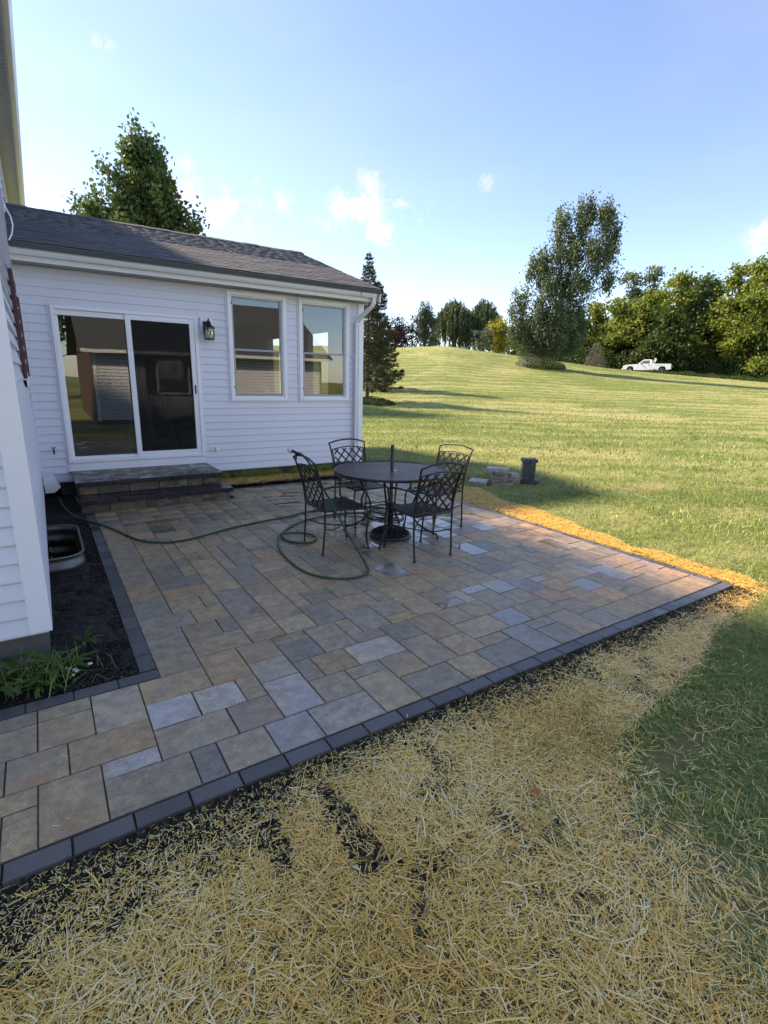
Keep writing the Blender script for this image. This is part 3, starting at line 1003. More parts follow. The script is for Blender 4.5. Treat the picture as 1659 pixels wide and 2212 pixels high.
# ------------------------------------------------------------------ main house on the left
hs = thing('house', 'white sided two storey house at the left edge with tall corner board and high eave', 'house', (0, 0, 0))
HX, HY = -.105, 3.33
b = MB(); b.box(-9, HX-.012, HY+.012, 17.0, .17, 5.62); b.build('wall', M['siding_house'], hs)
MB().box(-9, HX-.02, HY+.02, 17, -.5, .168).build('foundation', M['concrete'], hs)
boards(hs, 'x', HY+.012, -1, -2.2, HX-.100, .172, 2.9, .1075, [], M['siding_house'])
boards(hs, 'y', HX-.012, 1, HY+.10, 8.14, .172, 5.5, .1075, [(5.74, 7.28, 1.5, 2.47)], M['siding_house'], lap=.021)
boards(hs, 'y', HX-.012, 1, 10.0, 16.9, 3.4, 5.5, .1075, [], M['siding_house'], lap=.021)
b = MB(); b.box(HX-.100, HX+.008, HY-.014, HY+.012, .185, 5.5, ch=.003); b.box(HX-.016, HX+.008, HY+.0121, HY+.10, .185, 5.5)
b.build('corner_trim', M['white'], hs)
# maroon shutter and window seen almost edge-on
b = MB(); b.box(HX+.006, HX+.036, 5.35, 5.70, 1.58, 2.43, ch=.004)
for k in range(7): b.box(HX+.036, HX+.042, 5.40, 5.65, 1.63+k*.108, 1.70+k*.108)
b.build('shutter', M['maroon'], hs)
b = MB(); b.box(HX+.006, HX+.036, 7.32, 7.66, 1.58, 2.43, ch=.004); b.build('shutter', M['maroon'], hs)
o = bpy.data.objects.new('window', None); COL.objects.link(o); o.parent = hs
b = MB(); b.box(HX-.01, HX+.022, 5.74, 5.80, 1.5, 2.47); b.box(HX-.01, HX+.022, 7.2, 7.28, 1.5, 2.47); b.box(HX-.01, HX+.03, 5.74, 7.28, 1.5, 1.56); b.box(HX-.01, HX+.022, 5.80, 7.2, 2.41, 2.47)
b.build('frame', M['white'], o); MB().box(HX-.004, HX+.004, 5.80, 7.2, 1.56, 2.41).build('pane', M['glass'], o)
# eave: ribbed soffit, fascia and gutter; roof above
b = MB(); yy = HY-.4
while yy < 17.3:
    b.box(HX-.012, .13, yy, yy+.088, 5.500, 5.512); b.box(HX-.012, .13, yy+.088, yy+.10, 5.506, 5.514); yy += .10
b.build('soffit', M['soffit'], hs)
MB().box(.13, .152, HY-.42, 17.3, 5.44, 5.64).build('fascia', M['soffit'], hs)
b = MB(); b.prism([(.152, 5.52), (.215, 5.52), (.245, 5.60), (.255, 5.65), (.152, 5.65)], 'y', HY-.42, 17.3); b.build('gutter', M['gutter'], hs)
b = MB(); b.prism([(.25, 5.655), (.25, 5.70), (-4.5, 8.0), (-9.3, 5.70), (-9.3, 5.655), (-4.5, 7.94)], 'y', HY-.45, 17.3); b.build('roof', M['shingle'], hs)
b = MB(); b.prism([(.1, 5.6), (-9.1, 5.6), (-4.5, 7.9)], 'y', HY+.03, 16.95); b.build('gable_wall', M['siding_house'], hs)

# cable looped at the eave
b = MB(); b.tube([(-.085, 7.6, 3.05), (-.05, 7.62, 3.12), (-.03, 7.66, 3.22), (-.04, 7.72, 3.32), (-.075, 7.8, 3.42), (-.09, 7.9, 3.5)], .008, 6)
o = b.build('cable', M['white']); tag(o, 'thin white cable looping up beside the left end of the gutter', 'cable')

# garage wing behind the viewer, seen as a reflection in the door and window glass
gw = thing('garage_wing', 'low sided garage wing under a dark roof, mirrored in the sliding door glass', 'house extension', (0, 0, 0))
GY = -2.8
b = MB(); rect_wall(b, 'x', GY-.25, GY-.02, 1.5, 9.5, 0, 2.4, [(3.4, 4.4, 1.0, 2.1)]); b.build('wall', M['inwall'], gw)
boards(gw, 'x', GY-.02, 1, 1.6, 9.4, .12, 2.3, .1075, [(3.32, 4.48, .92, 2.18), (3.02, 3.32, .95, 2.15), (4.48, 4.78, .95, 2.15)], M['siding_dim'])
b = MB(); b.box(1.5, 1.6, GY-.02, GY+.005, .1, 2.3); b.build('corner_trim', M['white'], gw)
b = MB(); frame(b, 3.35, 4.45, .95, 2.15, GY-.03, GY+.03, .07); b.build('window_frame', M['white'], gw)
MB().box(3.42, 4.38, GY-.03, GY-.024, 1.02, 2.08).build('pane', M['glass'], gw)
for xx in (3.03, 4.47): MB().box(xx, xx+.30, GY-.02, GY+.02, .95, 2.15).build('shutter', M['maroon'], gw)
b = MB(); b.prism([(GY+.35, 2.30), (GY+.35, 2.36), (GY-3.4, 4.5), (GY-7.2, 2.36), (GY-7.2, 2.30), (GY-3.4, 4.44)], 'x', 1.15, 9.8); b.build('roof', M['shingle'], gw)
b = MB(); b.box(1.2, 9.7, GY+.33, GY+.40, 2.24, 2.34); b.build('gutter', M['gutter'], gw)
b = MB(); b.box(1.5, 1.7, GY-7, GY-.25, 0, 2.4); b.build('side_wall', M['brickwall'], gw)
b = MB(); b.prism([(GY, 2.35), (GY-6.8, 2.35), (GY-3.4, 4.3)], 'x', 1.5, 1.6); b.build('gable_wall', M['brickwall'], gw)

# ------------------------------------------------------------------ entry steps
st = thing('entry_steps', 'two paved entry steps with black edge stones below the sliding door', 'steps', (.22, 6.9, 0))
rr = random.Random(21)
def stepstone(name, x0, x1, y0, y1, z0, z1, col, wet, mat):
    b = MB(); b.box(-(x1-x0)/2+.002, (x1-x0)/2-.002, -(y1-y0)/2+.002, (y1-y0)/2-.002, z0-z1, 0, ch=.004)
    o = b.build(name, mat, st, ((x0+x1)/2-.22, (y0+y1)/2-6.9, z1), (0, 0, rr.gauss(0, .002)))
    o.color = (*col, wet)
BLK = (.020, .021, .024)
MB().box(.05, 1.80, .07, 1.22, -.02, .09).build('core', M['concrete'], st)
MB().box(.05, 1.78, .40, 1.22, .09, .25).build('core', M['concrete'], st)
def riser(x0, x1, y0, y1, z0, z1, ws):
    x = x0; i = 0
    while x < x1-.02:
        q = min(x+ws[i % len(ws)], x1)
        stepstone('riser_block', x, q, y0, y1, z0, z1, (lambda q, c_: [v*q for v in c_])(rr.uniform(.20, .36), rr.choice(TONES)), .1, M['paver']); x = q; i += 1
riser(.255, 2.045, 6.93, 7.0, -.01, .105, (.31, .40, .40))
riser(.275, 2.02, 7.245, 7.31, .161, .27, (.20, .36, .36, .36))
for k in range(3): stepstone('riser_block', 1.98, 2.045, 7.0+k*.1, 7.1+k*.1, -.01, .105, (.12, .11, .095), .1, M['paver'])
for k in range(4): stepstone('riser_block', 1.955, 2.02, 7.31+k*.2, 7.51+k*.2, .161, .27, (.13, .12, .10), .1, M['paver'])
for (a, q) in ((.22, .66), (.66, 1.07), (1.07, 1.48), (1.48, 1.78), (1.78, 2.08)): stepstone('edge_stone', a, q, 6.895, 7.24, .105, .16, BLK, .40, M['border'])
for (a, q) in ((.235, .655), (.655, .94), (.94, 1.345), (1.345, 1.745), (1.745, 2.04)): stepstone('edge_stone', a, q, 7.205, 7.545, .27, .325, BLK, .42, M['border'])
stepstone('edge_stone', .235, .56, 7.545, 8.125, .27, .325, BLK, .40, M['border'])
stepstone('edge_stone', 1.735, 2.04, 7.545, 8.125, .27, .325, BLK, .40, M['border'])
for (a, q, y0, y1) in ((.56, .77, 7.84, 8.125), (.77, .955, 7.84, 8.125), (.955, 1.21, 7.84, 8.125), (1.21, 1.30, 7.84, 8.125), (1.30, 1.52, 7.84, 8.125), (1.52, 1.735, 7.84, 8.125),
                       (.56, .84, 7.545, 7.84), (.84, 1.06, 7.545, 7.84), (1.06, 1.30, 7.545, 7.84), (1.30, 1.52, 7.545, 7.84), (1.52, 1.735, 7.545, 7.84)):
    stepstone('paver', a, q, y0, y1, .27, .324, [v*.36 for v in rr.choice(TONES)], .36, M['paver'])

# ------------------------------------------------------------------ wall lantern, outlet, tap
ln = thing('wall_lantern', 'small black wall lantern with criss-cross wires on a white block beside the door', 'lantern', (2.17, YW-.02, 2.15))
MB().box(-.09, .09, -.022, .0, .09, .295, ch=.004).build('mounting_block', M['white'], ln)
b = MB(); b.box(-.055, .06, -.036, -.022, .10, .25, ch=.004); b.tube([(0, -.03, .23), (0, -.07, .255), (0, -.115, .25), (0, -.125, .225)], .011, 8); b.build('backplate', M['black'], ln)
cy = -.125
b = MB(); b.lathe([(.012, .262), (.014, .272), (.006, .285), (.001, .292)], (0, cy, 0), 12); b.lathe([(.085, .160), (.078, .170), (.060, .188), (.034, .202), (.030, .240), (.018, .248), (.012, .262)], (0, cy, 0), 20); b.build('cap', M['black'], ln)
b = MB(); b.lathe([(.082, .143), (.086, .150), (.086, .158), (.080, .163)], (0, cy, 0), 20); b.build('collar', M['bronze'], ln)
s = N('lantern_glass'); tr = s.n('ShaderNodeBsdfTransparent'); tr.inputs[0].default_value = (.8, .78, .72, 1); gl = s.n('ShaderNodeBsdfGlossy'); gl.inputs['Roughness'].default_value = .12; gl.inputs['Color'].default_value = (.9, .88, .84, 1)
mx = s.n('ShaderNodeMixShader'); mx.inputs[0].default_value = .22; s.t.links.new(tr.outputs[0], mx.inputs[1]); s.t.links.new(gl.outputs[0], mx.inputs[2]); M['lglass'] = s.done(mx.outputs[0])
b = MB(); b.lathe([(.060, .0), (.072, .06), (.066, .143)], (0, cy, 0), 20, cap=False); b.build('glass', M['lglass'], ln)
b = MB()
for k in range(6):
    for sgn in (1, -1):
        pts = []
        for q in range(7):
            f_ = q/6; a = 2*math.pi*(k+.5)/6+sgn*(f_-.5)*1.05
            rad = .062+.016*math.sin(f_*math.pi)
            pts.append((rad*math.cos(a), cy+rad*math.sin(a), .143-.143*f_))
        b.tube(pts, .0035, 5)
b.build('wire_cage', M['black'], ln)
b = MB(); b.lathe([(.045, -.012), (.072, -.010), (.074, .0), (.064, .006)], (0, cy, 0), 20); b.build('base_ring', M['black'], ln)
b = MB(); b.lathe([(.008, .03), (.012, .05), (.018, .08), (.012, .11), (.012, .14)], (0, cy, 0), 10); b.build('bulb', M['white'], ln)

ol = thing('outdoor_outlet', 'small white outlet box low on the siding right of the steps', 'outlet', (2.185, YW-.018, .53))
MB().box(-.062, .062, -.010, .0, -.04, .04, ch=.003).build('plate', M['white'], ol)
for xx in (-.026, .028): MB().box(xx-.018, xx+.018, -.022, -.010, -.028, .028, ch=.003).build('cover', M['gutter'], ol)
b = MB(); b.box(-.004, .003, -.0225, -.0095, -.035, .035); b.build('hinge', M['greyframe'], ol)
tp = thing('garden_tap', 'small dark garden tap on the siding left of the steps', 'tap', (.07, YW-.02, .62))
b = MB(); b.tube([(0, 0, 0), (0, -.06, .0), (0, -.085, -.015), (0, -.09, -.045)], .011, 8); b.build('spout', M['blackrub'], tp)
b = MB(); b.tube([(0, -.05, 0), (0, -.05, .035)], .006, 8); b.tube([(-.025, -.05, .038), (.025, -.05, .038)], .006, 6); b.build('handle', M['blackrub'], tp)
bx = MB(); bx.prism([(0, .34), (.10, .34), (.17, .20), (.10, .14), (0, .14)], 'y', 7.55, 7.8)
o = bx.build('utility_box', M['gutter']); o.location = (HX+.02, 0, .02); tag(o, 'small grey flared vent hood low in the corner left of the steps', 'vent hood')

# ------------------------------------------------------------------ window well
s = N('galvanised_steel')
c = s.mix(s.noise(7, 5, .6), (.11, .12, .125), (.25, .265, .27))
gz = s.n('ShaderNodeSeparateXYZ'); s.t.links.new(s.pos(), gz.inputs[0])
c = s.mix(s.math('MULTIPLY', s.ramp(s.math('ADD', gz.outputs[2], s.math('MULTIPLY', s.noise(9, 4), .08)), .12, .02), .75), c, (.13, .085, .055))
M['galv'] = s.done(s.bsdf(c, .45, .75, s.bump(s.noise(30, 3), .1, .003)))
ww = thing('window_well', 'corrugated galvanised window well set in dark soil beside the house', 'window well', (HX, 5.43, 0))
path = []
hw, dp, cr = .56, .265, .18
path.append((0, -hw))
for k in range(9):
    a = -math.pi/2+k/8*math.pi/2; path.append((dp-cr+cr*math.cos(a), -hw+cr+cr*math.sin(a)))
for k in range(9):
    a = k/8*math.pi/2; path.append((dp-cr+cr*math.cos(a), hw-cr+cr*math.sin(a)))
path.append((0, hw))
b = MB()
zs = [.125-.0125*i for i in range(62)]
vs, fs = [], []
n = len(path)
for i, z in enumerate(zs):
    bulge = .012*math.sin((z-.125)*2*math.pi/.125)
    for j, (px_, py_) in enumerate(path):
        cx_, cy_ = px_, py_
        l = math.hypot(cx_, cy_) or 1
        nx_, ny_ = (0, math.copysign(1, py_)) if j in (0, n-1) else (cx_/l, cy_/l)
        vs.append((px_+nx_*bulge, py_+ny_*bulge, z))
for i in range(len(zs)-1):
    for j in range(n-1): fs.append((i*n+j, i*n+j+1, (i+1)*n+j+1, (i+1)*n+j))
b.add(vs, fs, 0, True); b.build('corrugated_wall', M['galv'], ww)
b = MB(); b.tube([(p[0]+.004, p[1], .128) for p in path], .009, 8); b.build('rim', M['galv'], ww)
b = MB(); b.box(0, dp+.05, -hw-.05, hw+.05, -.70, -.60); b.build('gravel_floor', M['soil'], ww)
b = MB()
for k in range(6): b.box(.012, .03, .0, .16, .02-k*.09, .03-k*.09)
b.build('rungs', M['galv'], ww)
# ------------------------------------------------------------------ iron furniture
def grid_mesh_disc(b, rad, hole, pitch, wdt, z, t):
    """expanded-metal sheet: two families of thin strips clipped to a disc"""
    for fam in (0, 1):
        a = R(8)+fam*math.pi/2
        d = Vector((math.cos(a), math.sin(a), 0)); nrm = Vector((-d.y, d.x, 0))
        k = -int(rad/pitch)
        while k*pitch < rad:
            off = k*pitch
            if abs(off) < rad*.999:
                L = math.sqrt(rad*rad-off*off)
                segs = [(-L, L)]
                if abs(off) < hole:
                    h = math.sqrt(hole*hole-off*off); segs = [(-L, -h), (h, L)]
                for (p, q) in segs:
                    A, B = nrm*off+d*p, nrm*off+d*q
                    b.bar((A.x, A.y, z+fam*.0006), (B.x, B.y, z+fam*.0006), wdt, t)
            k += 1


TX, TY, TH = 3.035, 4.455, .722
s = N('worn_brown_iron')
c = s.mix(s.ramp(s.noise(3.2, 4), .42, .68), (.14, .115, .095), (.22, .15, .10))
M['toppaint'] = s.done(s.bsdf(c, .42, .3, None, .5))
tb = thing('patio_table', 'round black mesh-top iron patio table in the middle of four chairs', 'table', (TX, TY, 0), .1)
b = MB(); grid_mesh_disc(b, .598, .035, .0125, .0062, TH-.012, .004); b.build('mesh_top', M['toppaint'], tb)
b = MB(); b.tube([(.605*math.cos(a), .605*math.sin(a), TH-.012) for a in [2*math.pi*k/64 for k in range(64)]], .0135, 8, closed=True); b.build('rim', M['black'], tb)
b = MB(); b.tube([(.585*math.cos(a), .585*math.sin(a), TH-.024) for a in [2*math.pi*k/48 for k in range(48)]], .007, 6, closed=True)
for k in range(4):
    a = math.pi/4+k*math.pi/2; b.bar((.045*math.cos(a), .045*math.sin(a), TH-.022), (.585*math.cos(a), .585*math.sin(a), TH-.022), .02, .008)
b.build('under_frame', M['black'], tb)
b = MB(); b.lathe([(.030, TH-.018), (.046, TH-.018), (.050, TH-.010), (.046, TH-.002), (.030, TH-.002)], (0, 0, 0), 20, cap=False); b.build('centre_ring', M['greyframe'], tb)
for k in range(4):
    a = math.pi/4+k*math.pi/2+R(-6)
    prof = [(.40, TH-.03), (.385, .66), (.335, .56), (.27, .45), (.225, .34), (.23, .24), (.31, .14), (.43, .075), (.505, .05), (.52, .028), (.52, .012)]
    b = MB(); b.tube([(r_*math.cos(a), r_*math.sin(a), z) for r_, z in prof], .0105, 8)
    b.lathe([(.016, 0), (.016, .012), (.009, .018)], (.52*math.cos(a), .52*math.sin(a), 0), 10)
    b.build('leg', M['black'], tb)
b = MB(); b.tube([(.228*math.cos(a), .228*math.sin(a), .29) for a in [2*math.pi*k/32 for k in range(32)]], .007, 6, closed=True); b.build('stretcher_ring', M['black'], tb)

us = thing('umbrella_stand', 'black cast iron umbrella stand with bare pole rising through the table', 'umbrella stand', (3.015, 4.425, 0))
b = MB(); b.lathe([(.222, 0), (.226, .010), (.222, .030), (.205, .040), (.15, .066), (.09, .088), (.045, .098)], (0, 0, 0), 40); b.build('base', M['black'], us)
b = MB()
for k in range(14):                                # basket-weave ribs on the dome
    for sgn in (1, -1):
        pts = []
        for q in range(7):
            f_ = q/6; a = 2*math.pi*k/14+sgn*f_*.55
            rad = .205-.155*f_; zz = .044+.056*math.sin(f_*math.pi/2)
            pts.append((rad*math.cos(a), rad*math.sin(a), zz))
        b.tube(pts, .0065, 5)
b.build('lattice', M['black'], us)
b = MB(); b.lathe([(.030, .09), (.030, .34), (.034, .345), (.034, .37), (.026, .375)], (0, 0, 0), 14); b.tube([(.03, 0, .34), (.06, 0, .34)], .008, 8); b.build('socket', M['black'], us)
s = N('pole_brown'); M['pole'] = s.done(s.bsdf((.035, .030, .028), .4, .3))
b = MB(); b.lathe([(.019, .3), (.019, .985), (.016, .988)], (0, 0, 0), 14)
b.tube([(.018, -.004, .93), (.0205, -.005, .93)], .004, 6)
b.build('pole', M['pole'], us)


def make_chair(label):
    """origin under the seat centre, facing +Y; rear feet at y=-.245"""
    ch = thing('patio_chair', label, 'chair', (0, 0, 0), 0, 'iron lattice-back chairs round the patio table')
    bk = M['black']
    W = .225
    # seat
    b = MB()
    for fam in (0, 1):
        k = -17
        while k <= 17:
            o_ = k*.0125
            if fam == 0: b.bar((o_, -.215, .430), (o_, .225, .430), .0062, .003)
            else: b.bar((-.215, o_+.005, .4306), (.215, o_+.005, .4306), .0062, .003)
            k += 1
    b.build('seat_mesh', bk, ch)
    b = MB(); b.tube([(-.212, -.222, .43), (.212, -.222, .43), (.222, -.212, .43), (.222, .222, .427), (.212, .234, .424), (-.212, .234, .424), (-.222, .222, .427), (-.222, -.212, .43)], .0095, 8, closed=True)
    b.build('seat_frame', bk, ch)
    # rear posts run from foot to top of back in one sweep
    for sx in (-1, 1):
        x = sx*W
        b = MB(); b.tube([(x*.97, -.245, .014), (x*.99, -.238, .10), (x, -.226, .25), (x, -.222, .43), (x*1.0, -.236, .56), (x*1.02, -.270, .72), (x*1.07, -.318, .865), (x*1.10, -.335, .895)], .0095, 8)
        b.lathe([(.014, 0), (.016, .010), (.010, .020)], (x*.97, -.245, 0), 10)
        b.build('rear_leg', bk, ch)
        b = MB(); b.tube([(x*.985, .225, .425), (x*1.06, .238, .36), (x*1.07, .236, .28), (x*1.0, .228, .17), (x*.98, .238, .08), (x*1.02, .252, .014)], .0095, 8)
        b.lathe([(.014, 0), (.016, .010), (.010, .020)], (x*1.02, .252, 0), 10)
        b.build('front_leg', bk, ch)
        # arm: sweeps forward from the post and curls down to the seat rail
        b = MB(); b.tube([(x*1.01, -.254, .645), (x*1.12, -.17, .668), (x*1.18, -.04, .668), (x*1.19, .09, .655), (x*1.16, .165, .63), (x*1.08, .185, .58), (x*1.02, .165, .52), (x*1.0, .17, .46), (x*.985, .19, .43)], .0105, 8)
        b.build('arm', bk, ch)
        b = MB(); b.tube([(x*.98, -.228, .26), (x*.6, -.11, .215), (x*.25, .0, .205), (-x*.2, .11, .215), (-x*.75, .215, .245), (-x*.98, .23, .25)], .0065, 6)
        b.build('stretcher', bk, ch)
    # back: posts lean; lattice of flat straps in a frame, arched top rail
    def bp(u, v):                                  # u -1..1 across, v 0..1 up the back panel
        z = .455+v*.375
        y = -.224-.012*v-.075*v*v
        return Vector((u*(W-.020)*(1+.05*v), y+.002, z))
    b = MB()
    top = [Vector((u*W*1.10, -.336, .893+.040*(1-u*u)+.0*u)) for u in [-1+.1*k for k in range(21)]]
    b.tube(top, .0095, 8); b.build('top_rail', bk, ch)
    fr = MB()
    edge = [bp(-1, 0), bp(-1, .25), bp(-1, .5), bp(-1, .75), bp(-1, .985), bp(-.6, 1.02), bp(-.3, 1.04), bp(0, 1.05), bp(.3, 1.04), bp(.6, 1.02), bp(1, .985), bp(1, .75), bp(1, .5), bp(1, .25), bp(1, 0)]
    fr.tube(edge, .007, 6, closed=True)
    fr.tube([bp(-1, .05), Vector((-W, -.222, .47))], .006, 6); fr.tube([bp(1, .05), Vector((W, -.222, .47))], .006, 6)
    fr.tube([bp(-1, .9), Vector((-W*1.06, -.305, .83))], .006, 6); fr.tube([bp(1, .9), Vector((W*1.06, -.305, .83))], .006, 6)
    fr.build('back_frame', bk, ch)
    lt = MB()
    n = 5
    for sgn in (1, -1):
        for k in range(-n, n+1):
            # strap: u = sgn*(c + 2*v*1.05)
            c0 = k*.5
            pts = []
            for q in range(13):
                v = q/12; u = sgn*(c0+(v-.5)*1.75)
                if -1 <= u <= 1: pts.append(bp(u, v)+Vector((0, .003*sgn, 0)))
                # clip to the frame
            if len(pts) >= 2:
                for i in range(len(pts)-1):
                    lt.bar(pts[i], pts[i+1], .0185, .0035, up=(0, 1, .18))
    lt.build('lattice', bk, ch)
    return ch


c0 = make_chair('black iron chair nearest the viewer with its lattice back to the camera')
spots = [((2.962, 3.855, 0), 0.0, None), ((2.335, 4.405, 0), -math.pi/2-.02, 'black iron chair on the left with the hose nozzle draped over its back'),
         ((3.065, 5.14, 0), math.pi+.03, 'black iron chair behind the table nearest the sunroom corner'), ((3.675, 4.505, 0), math.pi/2+.16, 'black iron chair on the lawn side, farther right behind the near chair')]
c0.location = spots[0][0]; c0.rotation_euler[2] = spots[0][1]
for loc, rz, lab in spots[1:]:
    c = copy_tree(c0); c.location = loc; c.rotation_euler[2] = rz; c['label'] = lab

# ------------------------------------------------------------------ garden hose and nozzle
def catmull(P, n=8, closed=False):
    P = [Vector(p) for p in P]
    out = []
    for i in range(len(P)-1):
        p0, p1, p2, p3 = P[max(i-1, 0)], P[i], P[i+1], P[min(i+2, len(P)-1)]
        for k in range(n):
            t_ = k/n
            out.append(.5*((2*p1)+(-p0+p2)*t_+(2*p0-5*p1+4*p2-p3)*t_*t_+(-p0+3*p1-3*p2+p3)*t_**3))
    out.append(P[-1])
    return out


g = .013
hp = [(.05, 7.5, .10, ), (.08, 7.25, .05), (.12, 7.02, .03), (.18, 6.75, .02), (.30, 6.50, g), (.41, 6.25, g), (.52, 5.95, g), (.61, 5.64, g), (.71, 5.42, g), (.84, 5.30, g), (.99, 5.26, g), (1.16, 5.29, g), (1.38, 5.38, g), (1.63, 5.48, g), (1.98, 5.57, g), (2.29, 5.62, g), (2.58, 5.71, g), (2.85, 5.76, g),
      (3.2, 5.72, g), (3.48, 5.58, g), (3.64, 5.36, g), (3.66, 5.12, g), (3.55, 4.94, g), (3.40, 4.86, g), (3.27, 4.92, g), (3.20, 5.10, g), (3.22, 5.30, g), (3.36, 5.42, g), (3.52, 5.38, g+.02), (3.60, 5.2, g+.012), (3.52, 5.02, g), (3.38, 4.98, g), (3.28, 5.1, g), (3.18, 5.3, g+.02), (2.98, 5.43, g),
      (2.77, 5.46, g), (2.55, 5.41, g), (2.36, 5.33, g), (2.16, 5.19, g), (2.00, 5.00, g+.006), (1.95, 4.80, g), (2.03, 4.64, g), (2.15, 4.59, g), (2.25, 4.67, g), (2.27, 4.82, g), (2.19, 4.95, g), (2.07, 4.98, g+.004), (1.95, 4.92, g+.024), (1.85, 4.74, g+.004), (1.77, 4.45, g), (1.735, 4.14, g), (1.745, 3.88, g), (1.80, 3.72, g), (1.90, 3.60, g), (2.02, 3.535, g), (2.13, 3.535, g), (2.23, 3.60, g), (2.285, 3.72, g+.01), (2.30, 3.84, .07), (2.27, 3.98, .20), (2.21, 4.12, .40), (2.14, 4.26, .62), (2.075, 4.38, .82), (2.03, 4.45, .915), (2.0, 4.48, .945), (1.985, 4.51, .953)]
hs_ = catmull(hp, 7)
s = N('green_hose')
M['hose'] = s.done(s.bsdf(s.mix(s.noise(9, 3), (.010, .040, .022), (.022, .085, .042)), .35, 0, None, .5))
b = MB(); b.tube(hs_, .0105, 8); o = b.build('garden_hose', M['hose'])
tag(o, 'dark green garden hose looping over the patio pavers to the left chair', 'hose')
nzl = thing('hose_nozzle', 'black spray nozzle with a white end resting on the left chair back', 'nozzle', (1.985, 4.53, .948), R(100))
b = MB(); b.tube([(-.02, 0, -.01), (.03, 0, .004), (.075, 0, .012)], .014, 10); b.tube([(.02, 0, -.005), (-.005, .01, -.06)], .009, 8); b.build('grip', M['blackrub'], nzl)
b = MB(); b.tube([(.075, 0, .012), (.082, 0, .013), (.118, 0, .018), (.122, 0, .018)], [.018, .028, .030, .024], 14); b.build('spray_head', plain('off_white_plastic', (.70, .69, .62), .4), nzl)

# ------------------------------------------------------------------ spare paving stones stacked on the grass
def stone(name, label, group, loc, size, rz, mat, col, tilt=(0, 0)):
    x, y, z = size
    b = MB(); b.box(-x/2, x/2, -y/2, y/2, 0, z, ch=.005)
    # a seam of split texture on the sides comes from the material bump
    o = b.build(name, mat, None, loc, (tilt[0], tilt[1], rz)); o.color = (*col, .0)
    tag(o, label, 'paving stone', group)
    return o


rr = random.Random(9)
gx, gy = 6.85, 5.87
gz_ = zat(gx, gy)
DK = (.055, .058, .066)
vw = R(-42)
stone('spare_stone', 'dark slab lying flat under the tall charcoal stack on the lawn', None, (gx+.03, gy+.03, gz_+.0), (.34, .28, .075), vw-.25, M['border'], DK)
def rot(dx, dy, a): return dx*math.cos(a)-dy*math.sin(a), dx*math.sin(a)+dy*math.cos(a)
for lv in range(6):
    for k in range(2):
        a = vw+rr.gauss(0, .03)+(0 if lv % 2 else math.pi/2)
        dx, dy = rot(0, (k-.5)*.106, a)
        lab = 'charcoal stone in the %s row from the bottom of the tall dark stack' % ('first', 'second', 'third', 'fourth', 'fifth', 'sixth')[lv]; gp = 'stones of the tall charcoal stack'
        if lv == 5: a = vw+.1; dx, dy = rot((k-.5)*.125, 0, a); a += math.pi/2
        if lv == 5: lab = 'charcoal stone on top of the tall dark stack, %s one' % ('left' if k == 0 else 'right'); gp = None
        stone('spare_stone', lab, gp, (gx-.02+dx, gy+.02+dy, gz_+.075+lv*.0585), (.205 if lv < 5 else .225, .102 if lv < 5 else .118, .058), a, M['border'], [q*rr.uniform(.8, 1.2) for q in DK])
px_, py_ = 6.26, 6.03
pz = zat(px_, py_)
TG = (.27, .25, .22)
stone('spare_stone', 'grey slab at the bottom of the short pale stone pile on the lawn', None, (px_+.05, py_-.04, pz-.01), (.34, .24, .062), vw+.2, M['paver'], TG)
stone('spare_stone', 'grey stone second from the bottom of the short pale pile', None, (px_+.03, py_, pz+.053), (.26, .12, .06), vw+.05, M['paver'], TG)
stone('spare_stone', 'grey stone in the middle of the short pale pile', None, (px_, py_+.0, pz+.114), (.27, .18, .06), vw-.25, M['paver'], TG)
stone('spare_stone', 'small dark-shadowed stone just under the top slab of the pale pile', None, (px_+.0, py_+.0, pz+.175), (.17, .11, .058), vw+.3, M['paver'], TG)
stone('spare_stone', 'wide pale slab balanced on top of the short stone pile', None, (px_-.02, py_+.0, pz+.234), (.36, .24, .062), vw-.10, M['paver'], (.36, .35, .34))
stone('spare_stone', 'pale slab leaning out at the left foot of the stone pile', None, (px_-.24, py_+.20, pz+.01), (.30, .22, .06), vw-.3, M['paver'], (.36, .35, .34), (.10, .0))
qx, qy = 6.58, 5.96
stone('spare_stone', 'small grey stone at the foot of the low pile between two stacks', None, (qx+.0, qy-.02, pz-.0), (.15, .12, .065), vw, M['paver'], TG)
stone('spare_stone', 'tan stone lying across the low pile between two stacks', None, (qx-.03, qy+.0, pz+.066), (.24, .12, .06), vw-.1, M['paver'], (.30, .26, .20))
stone('spare_stone', 'light tan stone on top of the low pile between two stacks', None, (qx-.02, qy+.01, pz+.127), (.16, .12, .06), vw+.5, M['paver'], (.36, .32, .26))

# ------------------------------------------------------------------ white pickup parked by the tree line
M['truckpaint'] = plain('white_car_paint', (.80, .81, .82), .22, var=.02, spec=.6)
M['darkglass'] = plain('tinted_glass', (.10, .12, .13), .08, var=.1)
M['tyre'] = plain('tyre_rubber', (.015, .015, .015), .8)
M['rim'] = plain('alloy_rim', (.45, .45, .46), .35, .8)
ta, tr_ = R(59.3), 78.5
tx, ty = tr_*math.sin(ta), tr_*math.cos(ta)
tk = thing('pickup_truck', 'white regular cab pickup truck parked half behind bushes at the tree line', 'pickup truck', (tx, ty, zat(tx, ty)-.08), math.pi-ta-.10+math.pi*0)
